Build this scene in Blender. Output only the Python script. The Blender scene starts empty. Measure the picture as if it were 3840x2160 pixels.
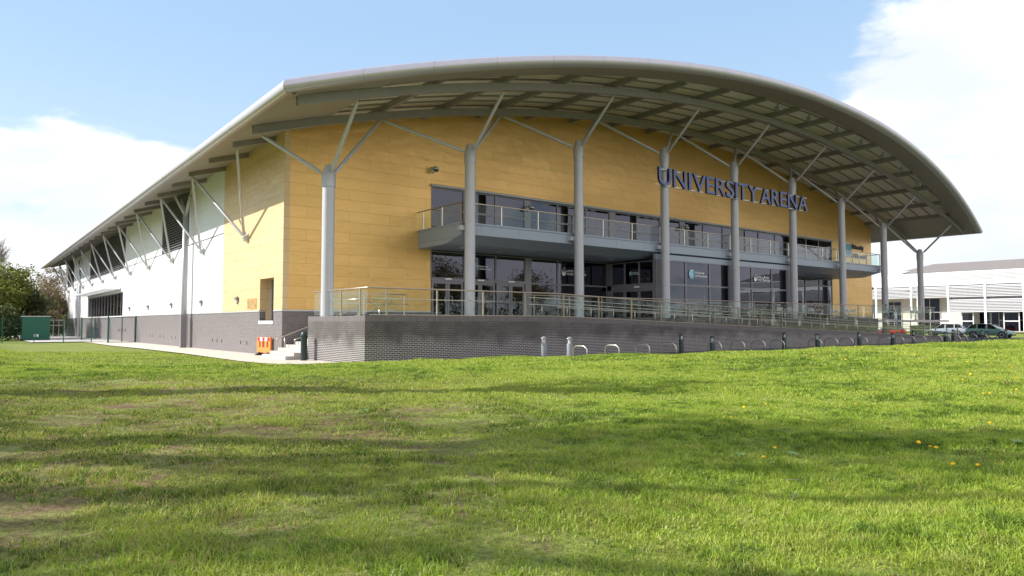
import bpy, math, random
import numpy as np
from mathutils import Vector, Matrix
R = math.radians
# ------------------------------------------------------------------ camera, sky, sun, exposure
scene = bpy.context.scene
COL = scene.collection
cam_d = bpy.data.cameras.new("camera")
cam = bpy.data.objects.new("camera", cam_d)
COL.objects.link(cam)
scene.camera = cam
cam_d.sensor_width = 36.0
cam_d.lens = 36.0 * 2621.19 / 3840.0
cam_d.clip_start = 0.05
cam_d.clip_end = 2000
cam.matrix_world = Matrix(((0.790, -0.030, -0.613, -12.02),
                           (-0.614, -0.039, -0.789, -33.70),
                           (0.0, 0.99881, -0.0488, 1.648),
                           (0, 0, 0, 1)))
_m = Matrix(((0.7899, -0.0299, -0.6125), (-0.6132, -0.0386, -0.7890), (0.0, 0.99881, -0.04877)))
_q = _m.to_quaternion(); _q.normalize()
cam.matrix_world = Matrix.Translation((-12.02, -33.70, 1.648)) @ _q.to_matrix().to_4x4()

SUN_DIR = Vector((-1.0, 0.70, 0.80)).normalized()          # towards the sun
world = bpy.data.worlds.new("World")
scene.world = world
world.use_nodes = True
wn = world.node_tree.nodes; wl = world.node_tree.links
wn.clear()
w_out = wn.new('ShaderNodeOutputWorld')
w_bg = wn.new('ShaderNodeBackground')
w_bg.inputs['Strength'].default_value = 0.10
sky = wn.new('ShaderNodeTexSky')
sky.sky_type = 'NISHITA'
sky.sun_disc = False
sky.sun_elevation = math.asin(SUN_DIR.z)
sky.sun_rotation = math.atan2(SUN_DIR.x, SUN_DIR.y)
sky.air_density = 1.0; sky.dust_density = 0.6; sky.ozone_density = 1.2
tc = wn.new('ShaderNodeTexCoord')
def wmath(op, a, b=None, c=None, clamp=False):
    n = wn.new('ShaderNodeMath'); n.operation = op; n.use_clamp = clamp
    for i, v in enumerate((a, b, c)):
        if v is None: continue
        if isinstance(v, (int, float)): n.inputs[i].default_value = v
        else: wl.new(v, n.inputs[i])
    return n.outputs[0]
def wdot(vec):
    n = wn.new('ShaderNodeVectorMath'); n.operation = 'DOT_PRODUCT'
    wl.new(tc.outputs['Generated'], n.inputs[0]); n.inputs[1].default_value = Vector(vec).normalized()
    return n.outputs['Value']
def wrange(v, a, b, lo=0.0, hi=1.0):
    n = wn.new('ShaderNodeMapRange'); n.interpolation_type = 'SMOOTHSTEP'
    wl.new(v, n.inputs[0])
    for i, x in enumerate((a, b, lo, hi)): n.inputs[i + 1].default_value = x
    return n.outputs[0]
mp = wn.new('ShaderNodeMapping'); mp.inputs['Scale'].default_value = (1, 1, 2.6)
wl.new(tc.outputs['Generated'], mp.inputs[0])
def wnoise(scale, detail, rough, seed=0.0):
    m2 = wn.new('ShaderNodeMapping'); m2.inputs['Location'].default_value = (seed, seed * .7, seed * .3)
    wl.new(mp.outputs[0], m2.inputs[0])
    n = wn.new('ShaderNodeTexNoise'); n.inputs['Scale'].default_value = scale
    n.inputs['Detail'].default_value = detail; n.inputs['Roughness'].default_value = rough
    wl.new(m2.outputs[0], n.inputs[0]); return n.outputs[0]
sep = wn.new('ShaderNodeSeparateXYZ'); wl.new(tc.outputs['Generated'], sep.inputs[0])
elev = sep.outputs[2]
n1 = wnoise(5.0, 8, 0.58, 3.1)
right = wrange(wdot((0.94, 0.22, 0.20)), 0.935, 0.99)
left = wmath('MULTIPLY', wrange(wdot((0.0, 1.0, 0.02)), 0.90, 0.985), wrange(elev, 0.27, 0.19))
back = wmath('MULTIPLY', wrange(wdot((0.1, -1, 0.1)), -0.25, 0.3), 0.8)
bias = wmath('MAXIMUM', wmath('MAXIMUM', right, left), back)
low = wrange(elev, 0.12, 0.02, 0.0, 0.3)
bias = wmath('MAXIMUM', bias, low)
nn = wmath('ADD', wmath('MULTIPLY', n1, 1.0), wmath('MULTIPLY', bias, 0.55))
cloud = wrange(nn, 0.76, 0.93)
n2 = wnoise(3.2, 5, 0.5, 9.0)
shade = wrange(n2, 0.36, 0.60)
back_fill = wrange(wdot((0.3, -1, 0.0)), 0.0, 0.5)
ccol = wn.new('ShaderNodeMixRGB'); wl.new(shade, ccol.inputs[0])
ccol.inputs[1].default_value = (4.9, 5.2, 5.8, 1)
ccol.inputs[2].default_value = (6.6, 6.7, 6.9, 1)
ccol2 = wn.new('ShaderNodeMixRGB'); wl.new(back_fill, ccol2.inputs[0])
wl.new(ccol.outputs[0], ccol2.inputs[1]); ccol2.inputs[2].default_value = (7.6, 7.5, 7.8, 1)  # unseen clouds behind the camera, brightened as fill for the shaded front
blue = wn.new('ShaderNodeMixRGB'); wl.new(wrange(elev, 0.05, 0.42), blue.inputs[0])
blue.inputs[1].default_value = (4.1, 5.0, 5.7, 1); blue.inputs[2].default_value = (2.6, 3.9, 5.5, 1)
pale = wn.new('ShaderNodeMixRGB'); pale.inputs[0].default_value = 0.75
wl.new(sky.outputs[0], pale.inputs[1]); wl.new(blue.outputs[0], pale.inputs[2])
wmix = wn.new('ShaderNodeMixRGB')
wl.new(cloud, wmix.inputs[0]); wl.new(pale.outputs[0], wmix.inputs[1]); wl.new(ccol2.outputs[0], wmix.inputs[2])
wl.new(wmix.outputs[0], w_bg.inputs['Color'])
wl.new(w_bg.outputs[0], w_out.inputs[0])

sun_d = bpy.data.lights.new("sun", 'SUN')
sun_d.energy = 4.6; sun_d.angle = R(0.53); sun_d.color = (1.0, 0.955, 0.88)
sun = bpy.data.objects.new("sun", sun_d); COL.objects.link(sun)
sun.rotation_euler = SUN_DIR.to_track_quat('Z', 'Y').to_euler()
sun.location = (-60, 40, 60)
scene.view_settings.view_transform = 'Standard'
scene.view_settings.look = 'None'
scene.view_settings.exposure = 0.92
scene.view_settings.gamma = 1.0
scene.render.engine = 'CYCLES'
scene.cycles.max_bounces = 8
scene.cycles.transparent_max_bounces = 24
scene.cycles.use_denoising = True

# ------------------------------------------------------------------ materials
def newmat(name):
    m = bpy.data.materials.new(name); m.use_nodes = True
    nt = m.node_tree; nt.nodes.clear()
    out = nt.nodes.new('ShaderNodeOutputMaterial')
    return m, nt, out
def N(nt, t, **kw):
    n = nt.nodes.new(t)
    for k, v in kw.items():
        if k.startswith('i_'):
            key = k[2:].replace('_', ' ')
            n.inputs[int(key) if key.isdigit() else key].default_value = v
        else: setattr(n, k, v)
    return n
def noise(nt, scale, detail=4, rough=0.55, coord='Object', vec=None):
    t = N(nt, 'ShaderNodeTexNoise'); t.inputs['Scale'].default_value = scale
    t.inputs['Detail'].default_value = detail; t.inputs['Roughness'].default_value = rough
    if vec is None:
        c = N(nt, 'ShaderNodeTexCoord'); vec = c.outputs[coord]
    nt.links.new(vec, t.inputs['Vector'])
    return t.outputs[0]
def mrange(nt, v, a, b, lo=0, hi=1):
    n = N(nt, 'ShaderNodeMapRange'); nt.links.new(v, n.inputs[0])
    for i, x in enumerate((a, b, lo, hi)): n.inputs[i + 1].default_value = x
    return n.outputs[0]
def mixc(nt, f, a, b, mode='MIX'):
    n = N(nt, 'ShaderNodeMixRGB', blend_type=mode)
    for i, v in enumerate((f, a, b)):
        if isinstance(v, (int, float)): n.inputs[i].default_value = v
        elif isinstance(v, tuple): n.inputs[i].default_value = v if len(v) == 4 else (*v, 1)
        else: nt.links.new(v, n.inputs[i])
    return n.outputs[0]
def simple(name, col, rough=0.5, metal=0.0, var=0.08, scale=2.0, bump=0.0, bscale=40, spec=0.5, coord='Object'):
    m, nt, out = newmat(name)
    p = N(nt, 'ShaderNodeBsdfPrincipled')
    p.inputs['Roughness'].default_value = rough; p.inputs['Metallic'].default_value = metal
    p.inputs['Specular IOR Level'].default_value = spec
    nz = noise(nt, scale, coord=coord)
    f = mrange(nt, nz, 0.3, 0.7)
    a = tuple(c * (1 - var) for c in col); b = tuple(min(1, c * (1 + var)) for c in col)
    c = mixc(nt, f, a, b); nt.links.new(c, p.inputs['Base Color'])
    if bump:
        bn = N(nt, 'ShaderNodeBump'); bn.inputs['Strength'].default_value = bump; bn.inputs['Distance'].default_value = .02
        nt.links.new(noise(nt, bscale, coord=coord), bn.inputs['Height']); nt.links.new(bn.outputs[0], p.inputs['Normal'])
    nt.links.new(p.outputs[0], out.inputs[0])
    return m
def brickish(name, c1, c2, cm, w, h, mortar, rough=0.6, metal=0.0, msmooth=0.1, wave=0.0, stain=None, bump=0.3, mvar=None, spec=.5, frost=None):
    m, nt, out = newmat(name)
    p = N(nt, 'ShaderNodeBsdfPrincipled'); p.inputs['Roughness'].default_value = rough; p.inputs['Metallic'].default_value = metal
    p.inputs['Specular IOR Level'].default_value = spec
    uv = N(nt, 'ShaderNodeUVMap')
    b = N(nt, 'ShaderNodeTexBrick'); b.offset = .5
    nt.links.new(uv.outputs[0], b.inputs['Vector'])
    b.inputs['Scale'].default_value = 1; b.inputs['Brick Width'].default_value = w; b.inputs['Row Height'].default_value = h
    b.inputs['Mortar Size'].default_value = mortar; b.inputs['Mortar Smooth'].default_value = msmooth
    b.inputs['Bias'].default_value = 0
    b.inputs['Color1'].default_value = (*c1, 1); b.inputs['Color2'].default_value = (*c2, 1); b.inputs['Mortar'].default_value = (*cm, 1)
    col = b.outputs['Color']
    if mvar:
        nz = noise(nt, mvar[0], 3, vec=uv.outputs[0])
        mc = mixc(nt, mrange(nt, nz, .42, .62), cm, mvar[1]); nt.links.new(mc, b.inputs['Mortar'])
    if stain:
        nz = noise(nt, stain[0], 5, .6, vec=uv.outputs[0])
        col = mixc(nt, mrange(nt, nz, .35, .75, 0, stain[1]), col, stain[2])
    if frost:   # pale salts blooming on the lower courses, with a ragged edge
        s = N(nt, 'ShaderNodeSeparateXYZ'); nt.links.new(uv.outputs[0], s.inputs[0])
        a = N(nt, 'ShaderNodeMath', operation='ADD'); nt.links.new(s.outputs[1], a.inputs[0])
        nt.links.new(mrange(nt, noise(nt, .8, 4, vec=uv.outputs[0]), .3, .7, -.35, .35), a.inputs[1])
        fr = mrange(nt, a.outputs[0], frost, frost - .5)
        mm = N(nt, 'ShaderNodeMath', operation='MULTIPLY'); nt.links.new(fr, mm.inputs[0]); nt.links.new(b.outputs['Fac'], mm.inputs[1])
        col = mixc(nt, mm.outputs[0], col, (.42, .40, .40))
    nt.links.new(col, p.inputs['Base Color'])
    bn = N(nt, 'ShaderNodeBump'); bn.inputs['Strength'].default_value = bump; bn.inputs['Distance'].default_value = .01
    inv = N(nt, 'ShaderNodeMath', operation='SUBTRACT'); inv.inputs[0].default_value = 1; nt.links.new(b.outputs['Fac'], inv.inputs[1])
    nt.links.new(inv.outputs[0], bn.inputs['Height'])
    nrm = bn.outputs[0]
    if wave:
        mpn = N(nt, 'ShaderNodeMapping'); mpn.inputs['Scale'].default_value = (1.1, 1.75, 1); nt.links.new(uv.outputs[0], mpn.inputs[0])
        b2 = N(nt, 'ShaderNodeBump'); b2.inputs['Strength'].default_value = wave; b2.inputs['Distance'].default_value = .12
        nt.links.new(noise(nt, 1.3, 2, .45, vec=mpn.outputs[0]), b2.inputs['Height'])
        nt.links.new(bn.outputs[0], b2.inputs['Normal']); nrm = b2.outputs[0]
    nt.links.new(nrm, p.inputs['Normal'])
    nt.links.new(p.outputs[0], out.inputs[0])
    return m
def glassy(name, tint, ior, rough=0.01, refl_tint=(1, 1, 1), minr=0.0):
    m, nt, out = newmat(name)
    tr = N(nt, 'ShaderNodeBsdfTransparent'); tr.inputs[0].default_value = (*tint, 1)
    gl = N(nt, 'ShaderNodeBsdfGlossy'); gl.inputs['Roughness'].default_value = rough; gl.inputs[0].default_value = (*refl_tint, 1)
    bn = N(nt, 'ShaderNodeBump'); bn.inputs['Strength'].default_value = .25; bn.inputs['Distance'].default_value = .01
    nt.links.new(noise(nt, .7, 2), bn.inputs['Height']); nt.links.new(bn.outputs[0], gl.inputs['Normal'])
    lw = N(nt, 'ShaderNodeLayerWeight'); lw.inputs[0].default_value = .5
    pw = N(nt, 'ShaderNodeMath', operation='POWER'); nt.links.new(lw.outputs['Facing'], pw.inputs[0]); pw.inputs[1].default_value = 4.0
    f0 = ((ior - 1) / (ior + 1)) ** 2
    mx = N(nt, 'ShaderNodeMixShader')
    nt.links.new(mrange(nt, pw.outputs[0], 0, 1, max(f0, minr), .9 if minr else .45), mx.inputs[0]); nt.links.new(tr.outputs[0], mx.inputs[1]); nt.links.new(gl.outputs[0], mx.inputs[2])
    nt.links.new(mx.outputs[0], out.inputs[0])
    return m
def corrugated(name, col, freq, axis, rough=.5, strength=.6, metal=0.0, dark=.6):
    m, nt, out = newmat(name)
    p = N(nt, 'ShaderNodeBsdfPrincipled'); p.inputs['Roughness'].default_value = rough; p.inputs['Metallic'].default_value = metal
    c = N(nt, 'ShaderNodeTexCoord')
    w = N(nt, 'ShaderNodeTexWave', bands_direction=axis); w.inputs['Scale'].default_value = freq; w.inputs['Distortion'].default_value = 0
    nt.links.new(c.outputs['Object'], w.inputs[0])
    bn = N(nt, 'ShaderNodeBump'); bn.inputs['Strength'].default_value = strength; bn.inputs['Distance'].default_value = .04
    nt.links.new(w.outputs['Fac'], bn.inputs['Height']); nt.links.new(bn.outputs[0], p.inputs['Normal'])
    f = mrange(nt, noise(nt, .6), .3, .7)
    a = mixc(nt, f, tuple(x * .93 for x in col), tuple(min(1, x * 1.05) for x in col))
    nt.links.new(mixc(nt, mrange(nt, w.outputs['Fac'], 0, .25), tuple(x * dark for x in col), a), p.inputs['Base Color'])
    nt.links.new(p.outputs[0], out.inputs[0])
    return m
M = {}
M['gold'] = brickish('gold_panels', (.76, .475, .16), (.68, .42, .135), (.46, .28, .09), 2.3, .57, .007, rough=.38, metal=.5, wave=.17, bump=.25, stain=(.5, .25, (.66, .42, .16)))
M['gold_side'] = brickish('gold_panels_side', (.64, .47, .265), (.59, .43, .24), (.34, .25, .14), 2.3, .57, .008, rough=.45, metal=.25, wave=.35, bump=.25, stain=(.5, .2, (.66, .46, .2)))  # same cladding as the front; its sunlit look is put into the colour
M['white_panel'] = brickish('white_cladding', (.66, .67, .69), (.64, .65, .67), (.42, .42, .44), 12, 1.0, .008, rough=.4, bump=.1)
M['brick'] = brickish('dark_brick', (.058, .045, .042), (.032, .026, .026), (.062, .056, .052), .225, .075, .010, rough=.55, bump=.5, stain=(1.2, .3, (.16, .13, .13)), mvar=(.9, (.17, .155, .155)), frost=1.15)
M['brick_building'] = brickish('dark_brick_plinth', (.15, .125, .13), (.10, .085, .09), (.19, .175, .18), .225, .075, .010, rough=.5, bump=.5, stain=(1.2, .3, (.20, .17, .17)))
M['soldier'] = brickish('brick_on_end', (.125, .105, .105), (.085, .07, .075), (.15, .14, .14), .075, .225, .008, rough=.55, bump=.5)
M['steel_paint'] = simple('grey_painted_steel', (.42, .415, .45), .38, .1, .04)
M['beam_paint'] = simple('beam_paint', (.235, .215, .22), .5, 0, .06)
M['tube_metal'] = simple('eaves_metal', (.45, .43, .49), .34, .4, .03)
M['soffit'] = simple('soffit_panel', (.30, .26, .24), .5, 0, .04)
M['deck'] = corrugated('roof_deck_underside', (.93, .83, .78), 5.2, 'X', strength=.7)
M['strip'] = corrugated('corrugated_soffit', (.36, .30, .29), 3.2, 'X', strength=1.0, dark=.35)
M['roof_top'] = simple('roof_sheet', (.45, .46, .47), .4, .4)
M['frame'] = simple('grey_frame', (.21, .20, .22), .4, .2, .03)
M['fascia'] = brickish('balcony_fascia_panels', (.27, .315, .385), (.26, .305, .375), (.10, .13, .14), 2.5, 3, .008, rough=.35, bump=.1)
M['steelss'] = simple('brushed_steel', (.55, .50, .44), .28, .9, .05)
M['railing_paint'] = simple('bronze_grey_railing', (.33, .28, .22), .35, .55, .05)
M['glass_rail'] = glassy('railing_glass', (.93, .97, .95), 1.25)
M['glass_dark'] = glassy('tinted_glass', (.20, .20, .22), 2.0, refl_tint=(.60, .62, .72), minr=.10)
M['glass_clear'] = glassy('window_glass', (.5, .52, .5), 1.7)
M['dark_room'] = simple('interior_wall', (.10, .10, .10), .8)
M['interior_floor'] = simple('interior_floor', (.12, .11, .10), .5)
M['dark_hole'] = simple('dark_gap', (.02, .02, .022), .7)
M['paving'] = simple('pale_concrete_paving', (.50, .44, .38), .8, 0, .12, 3, .2, 60)
M['steps'] = simple('pale_concrete_steps', (.44, .41, .37), .8, 0, .08)
M['terrace'] = simple('terrace_paving', (.46, .43, .41), .8, 0, .1)
M['asphalt'] = simple('asphalt', (.075, .075, .080), .85, 0, .2, 6, .3, 90)
M['letter_face'] = simple('letter_blue', (.085, .115, .29), .4, 0, .03)
M['letter_side'] = simple('letter_side', (.012, .014, .022), .5)
M['white_paint'] = simple('white_paint', (.80, .81, .82), .4, 0, .03)
M['sticker_white'] = simple('sticker_white', (.85, .85, .86), .5, 0, .02)
M['sticker_blue'] = simple('sticker_blue', (.05, .32, .47), .5, 0, .25, 3)
M['sticker_pale'] = simple('sticker_pale_blue', (.35, .68, .80), .5, 0, .05)
M['bollard_dark'] = simple('bollard_green_and_shaded', (.022, .040, .042), .38, .2, .06)  # domed bollard's own green; for the light bollards, a copy with shade painted in
M['bollard_sunlit'] = simple('bollard_sunlit', (.20, .21, .225), .4, .2, .06)  # paler copy for the two sunlit bollards; sunlight put into the colour
M['lens'] = simple('lamp_lens', (.65, .66, .62), .25)
M['slat'] = simple('louvre_white', (.50, .50, .52), .45, 0, .03)
M['slat_grey'] = simple('louvre_blade', (.55, .56, .57), .45, .2, .03)
M['black'] = simple('black_rubber', (.015, .015, .017), .6)
M['blade_dark'] = simple('dark_louvre_blade', (.20, .20, .21), .5)
M['green_box'] = simple('green_steel', (.010, .105, .065), .45, .1, .06)
M['fence_green'] = simple('fence_green', (.008, .10, .075), .4, .2, .05)
M['galv'] = simple('galvanised', (.52, .54, .55), .4, .5, .05)
M['orange'] = simple('orange_plastic', (.78, .24, .05), .5, 0, .06)
M['red'] = simple('red_reflective', (.65, .03, .02), .4)
M['roof_tile'] = brickish('roof_tiles', (.25, .215, .20), (.20, .175, .165), (.12, .11, .10), .3, .22, .03, rough=.8, bump=.5)
M['beige'] = simple('beige_panel', (.50, .46, .42), .6)
M['dandelion'] = simple('dandelion_yellow', (.85, .55, .01), .7, 0, .1, 200)
M['weed'] = simple('weed_leaf', (.12, .21, .05), .5)
M['stem_green'] = simple('stem_green', (.12, .22, .05), .6)
M['bark'] = simple('bark', (.11, .085, .065), .9, 0, .3, 8, .4, 30)
M['twig'] = simple('pale_twig', (.26, .22, .20), .9, 0, .2, 5)
M['skin'] = simple('skin', (.50, .30, .22), .6)
M['hair'] = simple('dark_hair', (.02, .015, .012), .6)
M['cloth_dark'] = simple('dark_cloth', (.03, .032, .04), .9)
M['cloth_teal'] = simple('teal_cloth', (.03, .28, .22), .9)
M['cloth_brown'] = simple('brown_cloth', (.13, .06, .045), .9)
M['cloth_blue'] = simple('denim_cloth', (.06, .09, .16), .9)
M['flag_blue'] = simple('banner_blue', (.03, .08, .50), .7)
M['flag_pale'] = simple('banner_pale_blue', (.22, .55, .80), .7)
M['bike_black'] = simple('bike_black', (.02, .02, .022), .35)
M['copper_stain'] = simple('weathered_hatch', (.36, .22, .08), .55, .2, .5, 5)
def leafmat(name, c1, c2, c3):
    m, nt, out = newmat(name)
    at = N(nt, 'ShaderNodeAttribute', attribute_name='tone')
    col = mixc(nt, mrange(nt, at.outputs['Fac'], 0, .5), c1, c2)
    col = mixc(nt, mrange(nt, at.outputs['Fac'], .5, 1), col, c3)
    d = N(nt, 'ShaderNodeBsdfDiffuse'); t = N(nt, 'ShaderNodeBsdfTranslucent')
    nt.links.new(col, d.inputs[0]); nt.links.new(col, t.inputs[0])
    g = N(nt, 'ShaderNodeBsdfGlossy'); g.inputs['Roughness'].default_value = .45; g.inputs[0].default_value = (1, 1, 1, 1)
    mx = N(nt, 'ShaderNodeMixShader'); mx.inputs[0].default_value = .38
    nt.links.new(d.outputs[0], mx.inputs[1]); nt.links.new(t.outputs[0], mx.inputs[2])
    m2 = N(nt, 'ShaderNodeMixShader'); m2.inputs[0].default_value = .02
    nt.links.new(mx.outputs[0], m2.inputs[1]); nt.links.new(g.outputs[0], m2.inputs[2])
    nt.links.new(m2.outputs[0], out.inputs[0])
    return m
M['grass'] = leafmat('grass_blades', (.075, .14, .012), (.32, .43, .042), (.38, .27, .13))
M['leaf_spring'] = leafmat('spring_leaves', (.06, .085, .018), (.145, .165, .03), (.28, .27, .06))
M['leaf_dark'] = leafmat('dark_leaves', (.035, .055, .018), (.07, .10, .03), (.15, .15, .045))
M['leaf_brown'] = leafmat('brown_twigs', (.13, .095, .06), (.22, .165, .10), (.26, .24, .09))
def lawnmat():
    m, nt, out = newmat('lawn')
    p = N(nt, 'ShaderNodeBsdfPrincipled'); p.inputs['Roughness'].default_value = .9; p.inputs['Specular IOR Level'].default_value = .1
    n1 = noise(nt, .35, 4, .6); n2 = noise(nt, 2.3, 5, .65); n3 = noise(nt, 28, 3, .6)
    g = mixc(nt, mrange(nt, n3, .3, .7), (.08, .10, .022), (.20, .24, .050))
    g = mixc(nt, mrange(nt, n1, .35, .65), g, mixc(nt, mrange(nt, n3, .3, .7), (.13, .155, .035), (.245, .275, .075)))
    n4 = noise(nt, 2.4, 6, .75)
    soil = mixc(nt, mrange(nt, n3, .3, .7), (.07, .04, .025), (.22, .13, .085))
    # worn soil shows on the left, in patches of its own
    c = N(nt, 'ShaderNodeTexCoord'); s = N(nt, 'ShaderNodeSeparateXYZ'); nt.links.new(c.outputs['Object'], s.inputs[0])
    vx = N(nt, 'ShaderNodeAttribute', attribute_name='worn')
    th = N(nt, 'ShaderNodeMath', operation='ADD'); nt.links.new(n4, th.inputs[0]); nt.links.new(vx.outputs['Fac'], th.inputs[1])
    col = mixc(nt, mrange(nt, th.outputs[0], .60, .82, 0, .85), g, soil)
    nt.links.new(col, p.inputs['Base Color'])
    bn = N(nt, 'ShaderNodeBump'); bn.inputs['Strength'].default_value = .7; bn.inputs['Distance'].default_value = .04
    nt.links.new(noise(nt, 16, 5, .7), bn.inputs['Height']); nt.links.new(bn.outputs[0], p.inputs['Normal'])
    nt.links.new(p.outputs[0], out.inputs[0])
    return m
M['lawn'] = lawnmat()

# ------------------------------------------------------------------ mesh helpers
class MB:
    def __init__(s): s.v = []; s.f = []; s.mi = []; s.cur = 0
    def add(s, vs, fs):
        b = len(s.v); s.v += [tuple(p) for p in vs]
        for f in fs: s.f.append(tuple(i + b for i in f)); s.mi.append(s.cur)
        return s
    def box(s, x0, x1, y0, y1, z0, z1):
        vs = [(x, y, z) for z in (z0, z1) for y in (y0, y1) for x in (x0, x1)]
        return s.add(vs, [(0, 2, 3, 1), (4, 5, 7, 6), (0, 1, 5, 4), (2, 6, 7, 3), (0, 4, 6, 2), (1, 3, 7, 5)])
    def beam(s, a, b, w, h, up=(0, 0, 1)):
        a = Vector(a); b = Vector(b); d = (b - a).normalized(); u = Vector(up)
        if abs(d.dot(u)) > .99: u = Vector((1, 0, 0))
        r = d.cross(u).normalized(); u = r.cross(d).normalized()
        vs = [p + r * (sx * w / 2) + u * (sz * h / 2) for p in (a, b) for sx, sz in ((-1, -1), (1, -1), (1, 1), (-1, 1))]
        return s.add(vs, [(0, 3, 2, 1), (4, 5, 6, 7), (0, 1, 5, 4), (1, 2, 6, 5), (2, 3, 7, 6), (3, 0, 4, 7)])
    def tube(s, pts, r, n=8, cap=True):
        pts = [Vector(p) for p in pts]; k = len(pts)
        rs = r if isinstance(r, (list, tuple)) else [r] * k
        ref = None; vs = []
        for i, p in enumerate(pts):
            d = (pts[min(i + 1, k - 1)] - pts[max(i - 1, 0)]).normalized()
            if ref is None: ref = Vector((0, 0, 1)) if abs(d.z) < .9 else Vector((1, 0, 0))
            a = d.cross(ref).normalized(); b2 = a.cross(d).normalized(); ref = b2
            for j in range(n):
                t = 2 * math.pi * j / n
                vs.append(p + (a * math.cos(t) + b2 * math.sin(t)) * rs[i])
        fs = [(i * n + j, i * n + (j + 1) % n, (i + 1) * n + (j + 1) % n, (i + 1) * n + j) for i in range(k - 1) for j in range(n)]
        if cap: fs += [tuple(reversed(range(n))), tuple(range((k - 1) * n, k * n))]
        return s.add(vs, fs)
    def lathe(s, prof, n=20, c=(0, 0, 0)):
        vs = []; 
        for r, z in prof:
            for j in range(n):
                t = 2 * math.pi * j / n; vs.append((c[0] + r * math.cos(t), c[1] + r * math.sin(t), c[2] + z))
        k = len(prof)
        fs = [(i * n + j, i * n + (j + 1) % n, (i + 1) * n + (j + 1) % n, (i + 1) * n + j) for i in range(k - 1) for j in range(n)]
        fs += [tuple(reversed(range(n))), tuple(range((k - 1) * n, k * n))]
        return s.add(vs, fs)
    def prism(s, poly, x0, x1, axis='x'):
        n = len(poly)
        def P(a, t):
            if axis == 'x': return (t, a[0], a[1])
            if axis == 'y': return (a[0], t, a[1])
            return (a[0], a[1], t)
        vs = [P(a, x0) for a in poly] + [P(a, x1) for a in poly]
        fs = [tuple(range(n)), tuple(reversed(range(n, 2 * n)))] + [(i, i + n, (i + 1) % n + n, (i + 1) % n) for i in range(n)]
        return s.add(vs, fs)
    def quad(s, *p): return s.add(p, [tuple(range(len(p)))])
    def grid(s, rows):
        k = len(rows[0]); vs = [p for r in rows for p in r]
        fs = [(i * k + j, i * k + j + 1, (i + 1) * k + j + 1, (i + 1) * k + j) for i in range(len(rows) - 1) for j in range(k - 1)]
        return s.add(vs, fs)
    def sphere(s, c, r, n=12, m=8, sc=(1, 1, 1)):
        prof = [(max(1e-4, math.sin(math.pi * i / m)) * r, -math.cos(math.pi * i / m) * r) for i in range(m + 1)]
        b = len(s.v); s.lathe(prof, n)
        for i in range(b, len(s.v)):
            x, y, z = s.v[i]; s.v[i] = (c[0] + x * sc[0], c[1] + y * sc[1], c[2] + z * sc[2])
        return s
    def build(s, name, mat, parent=None, smooth=False, uvoff=(0, 0)):
        me = bpy.data.meshes.new(name)
        me.from_pydata(s.v, [], s.f)
        mats = mat if isinstance(mat, (list, tuple)) else [mat]
        for mm in mats: me.materials.append(mm)
        if len(mats) > 1: me.polygons.foreach_set('material_index', s.mi)
        me.update()
        uvl = me.uv_layers.new(name='UVMap')
        nl = len(me.loops); vi = np.empty(nl, np.int32); me.loops.foreach_get('vertex_index', vi)
        co = np.empty(len(me.vertices) * 3, np.float32); me.vertices.foreach_get('co', co); co = co.reshape(-1, 3)[vi]
        nf = len(me.polygons); nr = np.empty(nf * 3, np.float32); me.polygons.foreach_get('normal', nr); nr = np.abs(nr.reshape(-1, 3))
        lt = np.empty(nf, np.int32); me.polygons.foreach_get('loop_total', lt); nr = np.repeat(nr, lt, axis=0)
        ax = nr.argmax(1)
        u = np.where(ax == 0, co[:, 1], co[:, 0]); v = np.where(ax == 2, co[:, 1], co[:, 2])
        uvs = np.stack([u + uvoff[0], v + uvoff[1]], 1).astype(np.float32)
        uvl.data.foreach_set('uv', uvs.ravel())
        if smooth: me.polygons.foreach_set('use_smooth', [True] * nf)
        o = bpy.data.objects.new(name, me); COL.objects.link(o)
        if parent: o.parent = parent
        return o
def tag(o, label=None, cat=None, group=None, kind=None):
    if label: o['label'] = label
    if cat: o['category'] = cat
    if group: o['group'] = group
    if kind: o['kind'] = kind
    return o
def empty(name, loc=(0, 0, 0), rz=0, **kw):
    o = bpy.data.objects.new(name, None); COL.objects.link(o); o.location = loc; o.rotation_euler = (0, 0, rz)
    o.empty_display_size = .2
    return tag(o, **kw)
def copy_tree(o, parent=None):
    c = o.copy(); COL.objects.link(c); c.parent = parent
    for ch in list(o.children): copy_tree(ch, c)
    return c
def smooth_by_angle(o, ang=40):
    me = o.data
    me.polygons.foreach_set('use_smooth', [True] * len(me.polygons))
    try: me.set_sharp_from_angle(angle=R(ang))
    except Exception: pass
    return o
def text_mesh(txt, size, extrude=0.0, offset=0.0, align='LEFT', spacing=1.0, line=1.0):
    cu = bpy.data.curves.new('text', 'FONT'); cu.body = txt; cu.size = size; cu.extrude = extrude; cu.offset = offset
    cu.align_x = align; cu.space_character = spacing; cu.space_line = line; cu.resolution_u = 4
    ob = bpy.data.objects.new('text', cu); COL.objects.link(ob)
    dg = bpy.context.evaluated_depsgraph_get()
    me = bpy.data.meshes.new_from_object(ob.evaluated_get(dg))
    COL.objects.unlink(ob); bpy.data.objects.remove(ob)
    return me
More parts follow.
